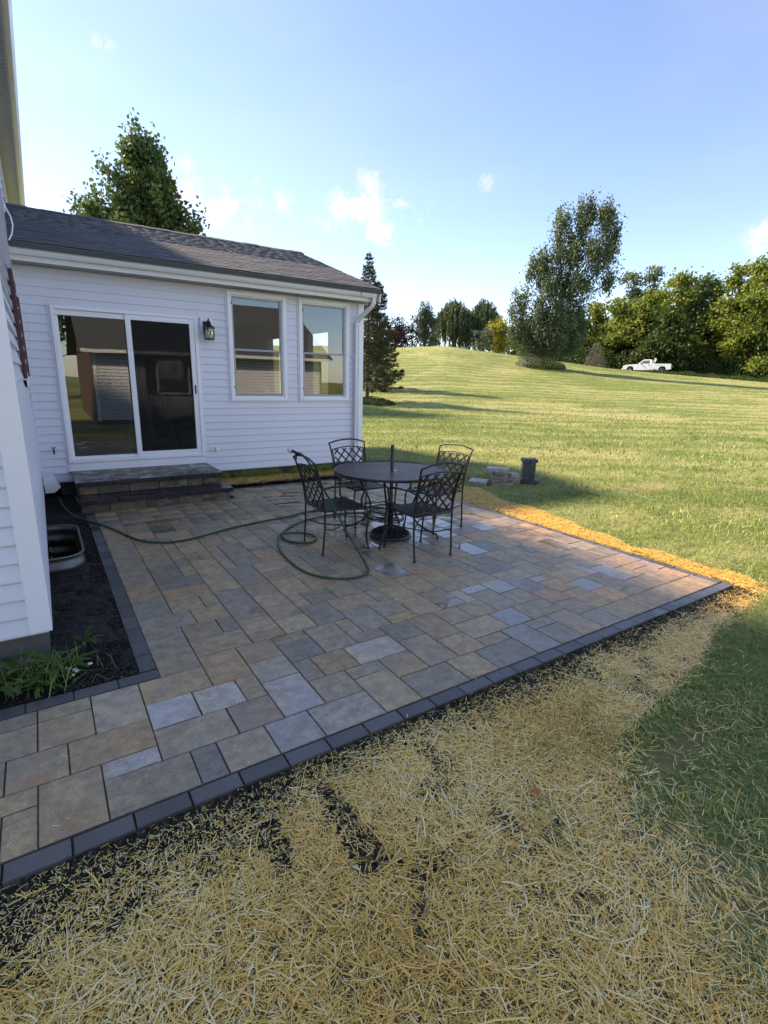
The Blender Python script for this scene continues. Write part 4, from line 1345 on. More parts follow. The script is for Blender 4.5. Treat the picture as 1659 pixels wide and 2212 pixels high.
# local +X points to the nose
body = [(2.75, .55), (2.78, .80), (2.68, 1.02), (2.2, 1.12), (1.35, 1.17), (.98, 1.20), (-.62, 1.22), (-.64, 1.26), (-2.85, 1.26), (-2.9, .60), (-2.35, .52), (-2.3, .78), (-2.12, .95), (-1.72, .95), (-1.52, .78), (-1.48, .48), (1.42, .44), (1.48, .75), (1.66, .93), (2.05, .93), (2.25, .75), (2.32, .48)]
b = MB(); b.prism(body, 'y', -.93, .93); b.build('body', M['truckpaint'], tk)
cab = [(1.05, 1.17), (.42, 1.72), (.25, 1.78), (-.45, 1.79), (-.62, 1.70), (-.66, 1.2)]
b = MB()
vs = [(p[0], -.90+.16*max(0, (p[1]-1.2)/.6), p[1]) for p in cab]+[(p[0], .90-.16*max(0, (p[1]-1.2)/.6), p[1]) for p in cab]
n = len(cab)
b.add(vs, [(i, (i+1) % n, n+(i+1) % n, n+i) for i in range(n)]+[tuple(reversed(range(n))), tuple(range(n, 2*n))]); b.build('cab', M['truckpaint'], tk)
for sy in (-1, 1):
    b = MB(); pts = [(.80, 1.25), (.36, 1.66), (-.36, 1.69), (-.42, 1.25)]
    b.add([(p[0], sy*(.908-.16*max(0, (p[1]-1.2)/.6)), p[1]) for p in pts], [(0, 1, 2, 3) if sy > 0 else (3, 2, 1, 0)]); b.build('side_window', M['darkglass'], tk)
    b = MB(); b.box(-.60, -.585, sy*.926-.006, sy*.926+.010, .50, 1.21); b.box(.93, .945, sy*.926-.006, sy*.926+.010, .55, 1.18); b.build('door_seam', M['blackrub'], tk)
    b = MB(); b.box(-.42, -.25, sy*.93-.01, sy*.93+.02, 1.06, 1.10); b.build('door_handle', M['blackrub'], tk)
    b = MB(); b.box(.72, .80, sy*.93-.02, sy*1.08, 1.25, 1.42); b.build('mirror', M['truckpaint'], tk)
    # faint sign-writing on the bed side, too small to read in the photograph
    b = MB()
    xx = -1.08
    for wq, hq in ((.06, .11), (.10, .08), (.05, .10), (.12, .07), (.08, .10), (.06, .07), (.10, .09)): b.box(xx-wq, xx, sy*.931-.003, sy*.931+.003, 1.02, 1.02+hq); xx -= wq+.035
    b.build('lettering', M['greyframe'], tk)
b = MB(); b.add([(1.02, -.80, 1.22), (1.02, .80, 1.22), (.45, .70, 1.71), (.45, -.70, 1.71)], [(0, 1, 2, 3)]); b.build('windscreen', M['darkglass'], tk)
b = MB(); b.add([(-.67, -.72, 1.27), (-.67, .72, 1.27), (-.645, .66, 1.66), (-.645, -.66, 1.66)], [(3, 2, 1, 0)]); b.build('rear_window', M['darkglass'], tk)
b = MB(); b.bar((-.75, -.8, 1.26), (-.95, -.75, 1.92), .10, .10); b.bar((-.75, .8, 1.26), (-.95, .75, 1.92), .10, .10); b.bar((-.95, -.8, 1.90), (-.95, .8, 1.90), .12, .16); b.build('headache_rack', M['truckpaint'], tk)
b = MB(); b.box(2.74, 2.86, -.9, .9, .45, .66, ch=.03); b.build('bumper', M['truckpaint'], tk)
for sy in (-.62, .62): MB().box(2.70, 2.79, sy-.2, sy+.2, .78, .95, ch=.02).build('headlight', M['rim'], tk)
for wx in (1.86, -1.92):
    for sy in (-.80, .80):
        b = MB(); pr = [(.20, -.12), (.36, -.12), (.385, -.09), (.385, .09), (.36, .12), (.20, .12)]
        wme = []
        for (r_, q) in pr:
            for k in range(24): a = 2*math.pi*k/24; wme.append((wx+r_*math.cos(a), sy+q, .385+r_*math.sin(a)))
        fs = [(i*24+k, i*24+(k+1) % 24, (i+1)*24+(k+1) % 24, (i+1)*24+k) for i in range(5) for k in range(24)]
        b.add(wme, fs, 0, True); wh = b.build('tyre', M['tyre'], tk)
        b = MB(); vs = []
        for (r_, q) in ((.21, .10), (.17, .07), (.03, .09)):
            for k in range(16): a = 2*math.pi*k/16; vs.append((wx+r_*math.cos(a), sy+math.copysign(q, sy), .385+r_*math.sin(a)))
        b.add(vs, [(i*16+k, i*16+(k+1) % 16, (i+1)*16+(k+1) % 16, (i+1)*16+k) for i in range(2) for k in range(16)]+[tuple(range(32, 48))]); b.build('rim', M['rim'], wh)
# ------------------------------------------------------------------ trees
def leaf_mats():
    M['maple'] = leafy('maple_leaf', [(.040, .070, .024), (.068, .115, .038), (.105, .160, .055), (.16, .21, .08)], .38)
    M['cotton'] = leafy('cottonwood_leaf', [(.052, .078, .040), (.085, .125, .058), (.130, .170, .080), (.18, .22, .11)], .30)
    M['locust'] = leafy('yellow_green_leaf', [(.045, .080, .016), (.110, .160, .030), (.21, .26, .050), (.34, .35, .07)], .45)
    M['willow'] = leafy('willow_leaf', [(.035, .060, .025), (.060, .095, .038), (.10, .14, .055), (.13, .17, .07)], .3)
    M['darkleaf'] = leafy('dark_green_leaf', [(.018, .036, .010), (.035, .065, .016), (.060, .095, .025), (.10, .13, .035)], .3)
    M['purple'] = leafy('purple_leaf', [(.016, .012, .014), (.030, .018, .022), (.045, .026, .030), (.06, .035, .035)], .2)
    M['silver'] = leafy('grey_green_leaf', [(.045, .068, .042), (.075, .105, .065), (.11, .145, .09), (.15, .18, .12)], .3)
    M['needle'] = leafy('spruce_needle', [(.022, .030, .012), (.045, .056, .020), (.080, .088, .030), (.12, .12, .05)], .15)
    M['yellowleaf'] = leafy('golden_leaf', [(.10, .12, .015), (.22, .22, .025), (.34, .30, .035), (.42, .36, .05)], .45)
    M['dead'] = leafy('dead_twig', [(.07, .07, .055), (.115, .115, .09), (.16, .16, .13), (.2, .19, .16)], .05)
    M['weed'] = leafy('weed_leaf', [(.025, .070, .012), (.045, .115, .020), (.075, .160, .030), (.14, .20, .05)], .35)
leaf_mats()
s = N('bark')
c = s.mix(s.noise(1, 5, .65, vec=s.objco(), scale3=(9, 9, 2)), (.030, .026, .022), (.115, .098, .082))
M['bark'] = s.done(s.bsdf(c, .9, 0, s.bump(s.noise(1, 5, .65, vec=s.objco(), scale3=(16, 16, 3)), .8, .03)))


def leaf_cloud(C, T, L, Wd, rng, updroop=0.0, axis=None):
    """C centres (n,3); T tint; L length, Wd width -> verts, quads, tint"""
    n = len(C)
    d = rng.normal(size=(n, 3))
    if axis is not None: d = d*.55+axis
    d[:, 2] -= updroop
    d /= np.linalg.norm(d, axis=1, keepdims=True)+1e-9
    e = rng.normal(size=(n, 3)); e -= d*(e*d).sum(1, keepdims=True)
    e /= np.linalg.norm(e, axis=1, keepdims=True)+1e-9
    l = (L*rng.uniform(.7, 1.3, n))[:, None]; w = (Wd*rng.uniform(.7, 1.3, n))[:, None]
    nn = np.cross(d, e)
    V = np.stack([C-d*l*.5, C+e*w*.5+nn*w*.10, C+d*l*.5, C-e*w*.5+nn*w*.10], 1).reshape(-1, 3)
    F = np.arange(n*4).reshape(n, 4)
    return V, F, np.repeat(T, 4)


def tree(name, label, cat, loc, rz, lobes, leaf, mat, seed, trunk_r=.2, trunk_pts=None, nl=40, rc=.6, droop=.0, flat=.75, group=None, limbs=60, cl_shape=(1, 1, 1), limb_r=.05, tintb=.5):
    rng = np.random.default_rng(seed); rr = random.Random(seed)
    t = thing(name, label, cat, loc, rz, group)
    CC, TT, cents = [], [], []
    ztop = max(l[2]+l[5] for l in lobes)
    for (dx, dy, dz, rx, ry, rzz, nc) in lobes:
        u = rng.normal(size=(nc, 3)); u /= np.linalg.norm(u, axis=1, keepdims=True)
        rad = rng.uniform(0, 1, nc)**.42
        c = np.array([dx, dy, dz])+u*rad[:, None]*np.array([rx, ry, rzz])
        c += rng.normal(size=(nc, 3))*np.array([rx, ry, rzz])*.10
        for k in range(nc):
            m = int(nl*rng.uniform(.5, 1.5))
            r0 = rc*rng.uniform(.55, 1.35)
            off = rng.normal(size=(m, 3))*np.array([r0*cl_shape[0], r0*cl_shape[1], r0*flat*cl_shape[2]])*.55
            CC.append(c[k]+off)
            TT.append(np.clip(tintb+rng.normal(0, .14)+rng.normal(0, .15, m), 0, 1))
            cents.append(c[k])
    C = np.concatenate(CC); T = np.concatenate(TT)
    V, F, tt = leaf_cloud(C, T, leaf[0], leaf[1], rng, droop)
    o = link('crown', np_mesh('crown', V, F, mat, tt), t)
    b = MB()
    if trunk_pts is None: trunk_pts = [(0, 0, -.3), (.05, .03, ztop*.25), (-.05, .05, ztop*.5), (.03, 0, ztop*.72), (0, 0, ztop*.9)]
    P = catmull(trunk_pts, 4)
    n = len(P)
    b.tube(P, [max(.02, trunk_r*(1.15-.95*i/(n-1))*(1.25 if i == 0 else 1)) for i in range(n)], 9)
    for k in rr.sample(range(len(cents)), min(limbs, len(cents))):
        c = Vector(cents[k])
        zz = max(ztop*.10, c.z*rr.uniform(.45, .72))
        q = min(P, key=lambda p: abs(p.z-zz))
        m = q.lerp(c, .5)+Vector((0, 0, -.06*(c-q).length))
        r0 = limb_r*rr.uniform(.6, 1.3)
        b.tube(catmull([q, m, c], 3), [r0, r0*.85, r0*.7, r0*.55, r0*.42, r0*.3, r0*.2], 5, caps=False)
    b.build('trunk', M['bark'], t)
    return t


def pol(az, r_, dz=0):
    a = R(az); x, y = r_*math.sin(a), r_*math.cos(a)
    return (x, y, zat(x, y)+dz)


def face(az): return -R(az)          # local +X = image right, local +Y = away

# maple behind the sunroom roof
x, y, z = pol(10.0, 30)
tree('maple_tree', 'broad green maple tree rising behind the sunroom roof', 'tree', (x, y, z), face(10),
     [(.15, 0, 11.3-z, .8, .9, 1.9, 26), (0, 0, 9.8-z, 1.7, 1.8, 1.7, 62), (-1.5, 0, 8.2-z, 1.4, 1.6, 1.5, 44), (1.3, .2, 8.2-z, 1.5, 1.6, 1.6, 50), (0, 0, 7.2-z, 2.3, 2.2, 2.0, 84), (-2.35, .2, 7.4-z, .75, 1.2, 1.4, 22), (2.3, .2, 6.8-z, .8, 1.2, 1.2, 20), (3.3, 0, 5.5-z, .6, .8, .5, 7)],
     (.20, .16), M['maple'], 3, .22, nl=95, rc=.46, limbs=70, limb_r=.045, flat=1.0, cl_shape=(.85, .85, 1.25))


def spruce(name, label, loc, h, rad, seed, lower_bare=.13, mat='needle', lean=0, group=None, dens=1.0):
    rng = np.random.default_rng(seed); rr = random.Random(seed)
    t = thing(name, label, 'spruce tree', loc, 0, group)
    b = MB(); b.tube([(0, 0, -.2), (lean*.3, 0, h*.35), (lean*.7, 0, h*.7), (lean, 0, h)], [.105, .075, .045, .008], 8); b.build('trunk', M['bark'], t)
    br = MB(); C, A, T = [], [], []
    z = h*lower_bare
    while z < h*.985:
        f_ = z/h
        rad_z = rad*(1-f_)**.62*(.78+.3*rr.random())*(1 if f_ > .24 else .72+.28*(f_-lower_bare)/.11)
        if f_ > .62: rad_z *= .72
        nb = rr.choice((4, 5, 6))
        a0 = rr.random()*6.28
        for k in range(nb):
            a = a0+k*6.283/nb+rr.gauss(0, .2)
            L = rad_z*rr.uniform(.65, 1.2)
            dirx = Vector((math.cos(a), math.sin(a), 0))
            up = .35*f_-.12 if f_ < .7 else .55
            base = Vector((lean*f_, 0, z))
            pts = [base, base+dirx*L*.45+Vector((0, 0, L*(up*.45-.10))), base+dirx*L*.8+Vector((0, 0, L*(up*.8-.24))), base+dirx*L+Vector((0, 0, L*(up-.18)))]
            cv = catmull(pts, 4)
            br.tube(cv, [max(.003, .016*(1-i/(len(cv)))) for i in range(len(cv))], 4, caps=False)
            if f_ < .27 and rr.random() < .45: start = .75
            else: start = .16
            m = int(L*150*dens*(1 if f_ > .3 else .7))
            for q in range(m):
                s_ = rr.uniform(start, 1.0)
                p = cv[min(int(s_*(len(cv)-1)), len(cv)-2)].lerp(cv[min(int(s_*(len(cv)-1))+1, len(cv)-1)], (s_*(len(cv)-1)) % 1)
                side = Vector((-dirx.y, dirx.x, 0))*rr.gauss(0, .22*L*(1.15-s_)+.03)
                pp = p+side+Vector((rr.gauss(0, .02), rr.gauss(0, .02), rr.gauss(-.03, .04)-abs(side.length)*.15))
                C.append(pp); A.append(dirx+side*1.5+Vector((0, 0, -.1))); T.append(rr.gauss(.45, .2))
        z += h*rr.uniform(.018, .030)
    V, F, tt = leaf_cloud(np.array(C), np.clip(np.array(T), 0, 1), .15, .034, rng, 0, np.array(A))
    link('crown', np_mesh('crown', V, F, M[mat], tt), t)
    br.build('branches', M['bark'], t)
    return t


spruce('spruce_tree', 'thin spruce tree with bare lower trunk just right of the sunroom corner', pol(31.35, 28), 7.35, 1.75, 5)
spruce('spruce_tree', 'darker spruce with drooping branches half hidden behind the thin spruce', pol(32.3, 34), 6.6, 2.0, 6, .06, 'needle', 0, None, 1.2)
# far trees on the crest
def ball(n, r_, z, k, spread=1.0):
    return [(0, 0, z, r_*spread, r_, r_*.9, k)]
x, y, z = pol(34.2, 84)
tree('purple_tree', 'dark purple-leaved rounded tree on the hilltop behind the spruces', 'tree', (x, y, z-1.5), face(34.2), [(0, 0, 3.4, 3.2, 3, 2.6, 60), (.5, 0, 4.4, 2.2, 2, 2.2, 36)], (.30, .22), M['purple'], 12, .25, nl=46, rc=.8)
x, y, z = pol(37.25, 86)
tree('poplar_tree', 'upright grey-green tree alone on the hilltop left of the willows', 'tree', (x, y, z-.8), face(37.25),
     [(0, 0, 3.0, 2.1, 2.1, 2.0, 44), (0, 0, 5.0, 1.9, 1.9, 2.0, 44), (.1, 0, 7.2, 1.1, 1.1, 1.6, 22), (-.7, 0, 5.9, .9, .9, 1.2, 12), (.9, 0, 5.8, .8, .8, 1.2, 12)], (.30, .17), M['silver'], 13, .2, nl=44, rc=.6, cl_shape=(.8, .8, 1.5))


def willow(label, loc, rz, h, rad, seed):
    rng = np.random.default_rng(seed); rr = random.Random(seed)
    t = thing('willow_tree', label, 'willow tree', loc, rz, 'weeping willows on the hilltop')
    b = MB(); b.tube([(0, 0, -.3), (.2, 0, h*.3), (0, 0, h*.6), (0, 0, h*.85)], [.5, .4, .25, .08], 8)
    C, A, T = [], [], []
    for k in range(340):
        a = rr.random()*6.283; q = rr.random()**.55
        px, py = rad*q*math.cos(a), rad*q*math.sin(a)
        zt = h*(1-.38*q*q)*rr.uniform(.82, 1.0)
        ln = rr.uniform(.25, .75)*zt*(.5+.5*q)
        m = int(ln*14)
        ct = rr.gauss(.45, .15)
        for i in range(m):
            f_ = i/m
            C.append((px*(1+.10*math.sin(f_*1.6))+rr.gauss(0, .10), py*(1+.10*math.sin(f_*1.6))+rr.gauss(0, .10), zt-ln*f_+rr.gauss(0, .06))); A.append((px*.05, py*.05, -1.6)); T.append(ct+rr.gauss(0, .12))
        if k % 6 == 0: b.tube(catmull([(0, 0, zt*.45), (px*.5, py*.5, zt*.85), (px, py, zt)], 3), [.10, .08, .07, .06, .05, .04, .02], 5, caps=False)
    V, F, tt = leaf_cloud(np.array(C), np.clip(np.array(T), 0, 1), .55, .13, rng, 0, np.array(A))
    link('crown', np_mesh('crown', V, F, M['willow'], tt), t)
    b.build('trunk', M['bark'], t)


x, y, z = pol(40.3, 92); willow('weeping willow on the hilltop, left one of the two', (x, y, z-1.0), face(40), 1.65+92*.1425-z+1.2, 3.5, 31)
x, y, z = pol(43.3, 95); willow('weeping willow on the hilltop, right one of the two', (x, y, z-1.0), face(43), 1.65+95*.1425-z+1.2, 3.7, 32)
x, y, z = pol(44.9, 83)
tree('golden_tree', 'bright yellow-green small tree left of the tall cottonwood', 'tree', (x, y, z-.8), face(45), [(0, 0, 3.2, 2.0, 2, 2.4, 40), (.2, 0, 5.0, 1.5, 1.5, 1.6, 26), (1.6, 0, 2.6, 1.6, 1.6, 2.0, 26)], (.28, .2), M['yellowleaf'], 14, .15, nl=44, rc=.65)
x, y, z = pol(43.4, 81)
tree('grey_shrub', 'grey-green bush at the foot of the willows', 'shrub', (x, y, z-.6), face(43.4), [(0, 0, 2.4, 1.6, 1.5, 2.2, 36)], (.28, .17), M['silver'], 15, .12, nl=40, rc=.55)
# tall cottonwood in the middle of the field
x, y, z = pol(50.0, 55)
k_, kz = .0410, .0400
def L(vx, vz, rx, rz, n, dy=0): return ((vx-1180)*k_, dy, (790-vz)*kz, rx*k_*.9, rx*k_*.85, rz*kz*.9, n)
tree('cottonwood_tree', 'tall ragged cottonwood tree standing alone in the middle of the lawn slope', 'tree', (x, y, z), face(50),
     [L(1183, 475, 22, 48, 26), L(1232, 465, 24, 48, 34), L(1274, 470, 24, 38, 28), L(1300, 505, 20, 38, 22, .6), L(1205, 530, 42, 40, 44), L(1265, 545, 38, 40, 36, -.8), L(1150, 560, 30, 36, 30), L(1128, 575, 16, 22, 9), L(1180, 600, 44, 38, 44),
      L(1240, 610, 42, 40, 34), L(1296, 590, 22, 36, 14), L(1105, 650, 26, 34, 24), L(1150, 665, 42, 36, 40), L(1215, 670, 46, 38, 44), L(1120, 705, 40, 30, 34), L(1180, 715, 52, 34, 46), L(1240, 710, 36, 34, 28, 1.0), L(1150, 745, 44, 22, 24, .5), L(1215, 740, 40, 26, 22)],
     (.25, .13), M['cotton'], 21, .36, [(0, 0, -.4), (.1, 0, 1.2), (.25, 0, 3.5), (.9, 0, 7.0), (1.5, .2, 10), (2.0, 0, 13.3)], nl=62, rc=.52, droop=.7, flat=1.4, limbs=90, limb_r=.06, cl_shape=(.8, .8, 1.3), tintb=.45)
# brush round its foot
def shrub(name, label, loc, r_, h, n, mat, seed, leaf=(.16, .05), cat='shrub', group=None, sx=1.0, rz=0):
    rng = np.random.default_rng(seed)
    u = rng.uniform(-1, 1, (n, 2)); u = u[(u**2).sum(1) < 1]
    top = h*(1-(u**2).sum(1)*.8)
    C = np.stack([u[:, 0]*r_*sx, u[:, 1]*r_, rng.uniform(0.02, 1, len(u))*top], 1)
    V, F, tt = leaf_cloud(C, np.clip(rng.normal(.45, .2, len(u)), 0, 1), leaf[0], leaf[1], rng, -.5)
    t = thing(name, label, cat, loc, rz, group)
    link('foliage', np_mesh('foliage', V, F, mat, tt), t)
    b = MB(); rr = random.Random(seed)
    for k in range(10):
        a = rr.random()*6.28; q = rr.random()*r_*.7
        b.tube([(0, 0, 0), (q*.5*sx*math.cos(a), q*.5*math.sin(a), h*.4), (q*sx*math.cos(a), q*math.sin(a), h*.75)], [.02, .014, .005], 5, caps=False)
    b.build('stems', M['bark'], t)
    return t


shrub('brush_clump', 'dark green brush clump round the foot of the cottonwood', pol(49.9, 53.6), 1.9, 1.25, 5200, M['darkleaf'], 41, rz=face(50))
shrub('brush_clump', 'brown dry brush at the left foot of the cottonwood', pol(48.5, 54), 1.5, 1.35, 2600, M['dead'], 42, (.2, .03), rz=face(50))
shrub('ground_cover', 'low dark ivy mound under the thin spruce', pol(31.6, 27.3), 1.25, .42, 4200, M['darkleaf'], 43, (.10, .05), sx=1.1, rz=face(31))

# tree line on the right
protos = {}
def line_tree(az_, r_, h, wd, kind, seed, label, group=None):
    x, y, z = pol(az_, r_)
    base = z-.5
    H = h*.95
    wd = wd*1.22
    rr = random.Random(seed)
    lob = []
    for k in range(12):
        f_ = (k+.5)/12
        zz = H*(.12+.80*f_)
        q = math.sin(min(1, (f_*.9+.25))*math.pi)**.5
        lob.append((rr.uniform(-.75, .75)*wd*q, rr.uniform(-.5, .5)*wd*q, zz, wd*rr.uniform(.42, .68)*q, wd*.5*q, H*rr.uniform(.07, .12), int(13*(.4+q))))
    lob.append((rr.uniform(-.2, .2)*wd, 0, H*.93, wd*.3, wd*.3, H*.06, 7))
    mt = {'y': 'locust', 'd': 'darkleaf', 's': 'silver', 'm': 'maple', 'c': 'cotton'}[kind]
    return tree('line_tree', label, 'tree', (x, y, base), face(az_), lob, (.42, .30), M[mt], seed, .22, nl=58, rc=.95, limbs=20, limb_r=.06, group=group, flat=.62, cl_shape=(1.15, 1.15, 1))


TL = [(52.2, 88, 9.5, 3.0, 'd', 'dark tree at the tree line just right of the cottonwood trunk'),
      (54.3, 90, 11.0, 3.4, 'y', 'yellow-green tree behind the right edge of the cottonwood'),
      (56.2, 87, 11.3, 3.4, 'y', 'yellow-green tree rising behind the nose of the pickup'),
      (57.3, 104, 19.3, 3.4, 'c', 'grey feathery tree standing tallest far behind the tree line'),
      (58.9, 104, 19.8, 2.8, 'c', 'grey feathery tree far behind, right of its twin'),
      (58.7, 86, 12.7, 3.8, 'y', 'yellow-green tree directly above the pickup cab'),
      (61.2, 88, 15.6, 4.0, 'y', 'tall yellow-green tree above the pickup bed'),
      (63.3, 90, 15.4, 3.6, 'm', 'green tree second from the right group, above the dark gap'),
      (65.2, 87, 16.4, 4.0, 'y', 'tall yellow-green tree near the right edge of the picture'),
      (67.6, 85, 16.6, 4.0, 'y', 'tall yellow-green tree touching the right edge of the picture'),
      (70.5, 86, 16.5, 4.2, 'm', 'tree at the tree line just beyond the right edge'),
      (60.0, 95, 14.2, 3.6, 'y', 'yellow-green tree filling the gap behind the pickup bed trees'), (62.3, 96, 15.5, 3.6, 'm', 'green tree set back between the two tall right-hand trees'), (64.2, 95, 15.6, 3.6, 'd', 'dark tree set back behind the right-hand group'), (66.4, 94, 16.4, 3.6, 'y', 'yellow-green tree set back near the right edge'), (57.4, 92, 11.5, 3.4, 'm', 'green tree set back behind the pickup hood'),
      (48.0, 93, 7.8, 3.0, 'd', 'low dark tree behind the cottonwood on its left side'),
      (50.6, 92, 9.2, 3.2, 'm', 'green tree directly behind the cottonwood trunk'),
      (60.6, 82.5, 9.0, 2.6, 'd', 'dark green tree overhanging the bed of the pickup')]
for i, (az_, r_, h, wd, kd, lab) in enumerate(TL):
    line_tree(az_, r_, h, wd, kd, 60+i, lab, 'trees of the far tree line')
UND = [(53.3, 'darkest bush low at the tree line right of the cottonwood'), (55.3, 'dark bush left of the pickup nose'), (57.6, 'dark bush right behind the pickup cab'), (61.9, 'dark bush right of the pickup tail'), (63.8, 'dark bush under the second gap of the tree line'), (65.9, 'dark bush near the right end of the tree line'), (68.2, 'dark bush at the right edge of the picture'), (50.8, 'dark bush behind the cottonwood foot'), (48.3, 'dark bush at the crest left of the cottonwood')]
for i, (az_, lab) in enumerate(UND):
    shrub('bush', lab, pol(az_, 84.5 if az_ > 52 else 88, -.3), 2.9, 3.6, 4200, M['darkleaf'], 80+i, (.36, .2), group='dark bushes along the tree line', sx=1.15, rz=face(az_))
for i, az_ in enumerate((60.4, 62.4, 64.6, 66.8, 69)):
    shrub('hedge_weeds', ('low weeds beside the pickup rear wheel', 'low weeds at the grass edge right of the pickup', 'low weeds at the grass edge below the tall trees', 'low weeds at the grass edge near the right side', 'low weeds at the far right grass edge')[i], pol(az_, 77.5, -.1), 1.9, .75, 2600, M['darkleaf'], 95+i, (.22, .07), cat='weeds', sx=1.3, rz=face(az_))
x, y, z = pol(54.6, 80)
shrub('dead_branches', 'grey heap of dead drooping branches left of the pickup', (x, y, z), 1.4, 3.6, 2600, M['dead'], 111, (.5, .02), cat='dead branches')
# trees behind the viewer, mirrored in the glass
for i, (px, py, hh, lab) in enumerate(((.5, -19, 9.5, 'leafy tree behind the viewer, mirrored at the top left of the door glass'), (-6, -22, 9, 'second leafy tree behind the viewer, left of the mirrored one'), (9, -24, 10, 'leafy tree behind the garage wing'))):
    tree('yard_tree', lab, 'tree', (px, py, 0), 0, [(0, 0, hh*.62, 2.6, 2.6, 2.4, 44), (1.4, 0, hh*.5, 1.8, 1.8, 1.6, 24), (-1.4, .4, hh*.55, 1.8, 1.8, 1.7, 24)], (.30, .2), M['maple'], 130+i, .2, nl=34, rc=.7, limbs=24)

# ------------------------------------------------------------------ grass, straw, soil crumbs
def blades(name, label, X, Y, Z, h, w, T, lean, mat, rng, parent=None):
    n = len(X)
    a = rng.uniform(0, 2*np.pi, n); ld = rng.uniform(0, 2*np.pi, n)
    H = h*rng.uniform(.55, 1.35, n); Wd = w*rng.uniform(.7, 1.3, n); ln = np.abs(rng.normal(0, lean, n))*H+.15*H
    ca, sa = np.cos(a)*Wd/2, np.sin(a)*Wd/2
    dx, dy = np.cos(ld)*ln, np.sin(ld)*ln
    P = np.empty((n, 6, 3), np.float32)
    for i, (hf, lf, wf) in enumerate(((0, 0, 1), (.6, .4, .85), (1, 1, .12))):
        for j, sg in enumerate((-1, 1)):
            P[:, i*2+j, 0] = X+dx*lf+sg*ca*wf; P[:, i*2+j, 1] = Y+dy*lf+sg*sa*wf; P[:, i*2+j, 2] = Z+H*hf*np.sqrt(np.maximum(.15, 1-(lf*ln/np.maximum(H, 1e-4))**2*.5))
    b = (np.arange(n)*6)[:, None]
    F = np.concatenate([b+np.array([[0, 1, 3, 2]]), b+np.array([[2, 3, 5, 4]])], 0)
    o = link(name, np_mesh(name, P.reshape(-1, 3), F, mat, np.repeat(T, 6)), parent)
    if parent is None: tag(o, label, 'grass')
    tag(o, kind='stuff')
    return o


KEEP = [(-3, 1.74), (4.88, 1.74), (4.88, 7.65), (4.88, 13.6), (-3, 13.6)]
rng = np.random.default_rng(17)
def dryness(X, Y): return np.clip(.35+(vnoise(X, Y, .55, 2)-.5)*.9+(vnoise(X, Y, 2.1, 7)-.5)*.5, 0, 1)
zones = [(0.9, 3.6, 5600, .043, .0038, (-10, 88)), (3.6, 7.0, 2000, .052, .0048, (15, 84)), (7.0, 13, 620, .055, .0085, (22, 80)), (13, 26, 150, .06, .018, (26, 77)), (26, 74, 22, .045, .040, (26, 76))]
for zi, (r0, r1, dn, h, w, (a0, a1)) in enumerate(zones):
    area = .5*R(a1-a0)*(r1*r1-r0*r0)
    n = int(area*dn)
    rad = np.sqrt(rng.uniform(r0*r0, r1*r1, n)); aa = np.radians(rng.uniform(a0, a1, n))
    X, Y = rad*np.sin(aa), rad*np.cos(aa)
    wob = (vnoise(X, Y, 4.0, 5)-.5)*.36+rng.normal(0, .11, n)
    ok = ~inpoly(X, Y, KEEP)
    st_ = inpoly(X+wob, Y, STRAW)
    clump = vnoise(X, Y, 3.4, 11)
    ok &= ~st_ | ((clump+.25*np.exp(-np.abs(X-(1.45+Y*.55))*3.0) > .78) & (rng.random(n) < .55) & (Y < 1.5))
    tanm = np.clip(1-np.hypot((X-1.78)/.24, (Y-.62)/.38), 0, 1)+np.clip(1-np.hypot((X-1.15)/.42, (Y-.25)/.34), 0, 1)+np.clip(1-np.hypot((X-8.2)/1.0, (Y-4.6)/.38), 0, 1)+np.clip(1-np.hypot((X-2.35)/.5, (Y-.95)/.14), 0, 1)
    ok &= rng.random(n) > tanm*1.5
    ok &= rng.random(n) < (.30+.8*vnoise(X, Y, 5.2, 3))
    X, Y = X[ok], Y[ok]
    T = np.clip(dryness(X, Y)*.72+rng.normal(0, .24, len(X))+(.42 if zi == 0 else .14), 0, 1)  # nearest blades tinted paler: dry strands, and to brighten grass in house shade
    hh = h*(.65+.8*vnoise(X, Y, 2.6, 9))
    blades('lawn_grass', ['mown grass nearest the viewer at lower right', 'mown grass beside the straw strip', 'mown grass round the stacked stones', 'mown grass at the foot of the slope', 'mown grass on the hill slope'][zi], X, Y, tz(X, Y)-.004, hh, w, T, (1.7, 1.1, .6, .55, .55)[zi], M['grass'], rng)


def straws(name, label, X, Y, Z, Ln, w, T, rng, tilt=.10, parent=None):
    n = len(X)
    a = vnoise(X, Y, 2.7, 19)*9+rng.normal(0, 1.0, n); el = rng.normal(0, tilt, n)
    d = np.stack([np.cos(a)*np.cos(el), np.sin(a)*np.cos(el), np.sin(el)], 1)
    sd_ = np.stack([-np.sin(a), np.cos(a), np.zeros(n)], 1)
    bend = rng.normal(0, .055, n)[:, None]*Ln[:, None]*sd_
    C = np.stack([X, Y, Z], 1)
    P = np.empty((n, 9, 3), np.float32)
    for i, (t_, bb) in enumerate(((-.5, 0), (0, 1), (.5, 0))):
        c = C+d*(t_*Ln)[:, None]+bend*bb
        P[:, i*3] = c-sd_*(w/2)[:, None]; P[:, i*3+1] = c+np.array([0, 0, 1])*(w*.22)[:, None]; P[:, i*3+2] = c+sd_*(w/2)[:, None]
    b = (np.arange(n)*9)[:, None]
    F = np.concatenate([b+np.array([[i*3+j, i*3+j+1, i*3+3+j+1, i*3+3+j]]) for i in range(2) for j in range(2)], 0)
    o = link(name, np_mesh(name, P.reshape(-1, 3), F, M['straw'], np.repeat(T, 9)), parent)
    if parent is None: tag(o, label, 'straw')
    tag(o, kind='stuff')
    return o


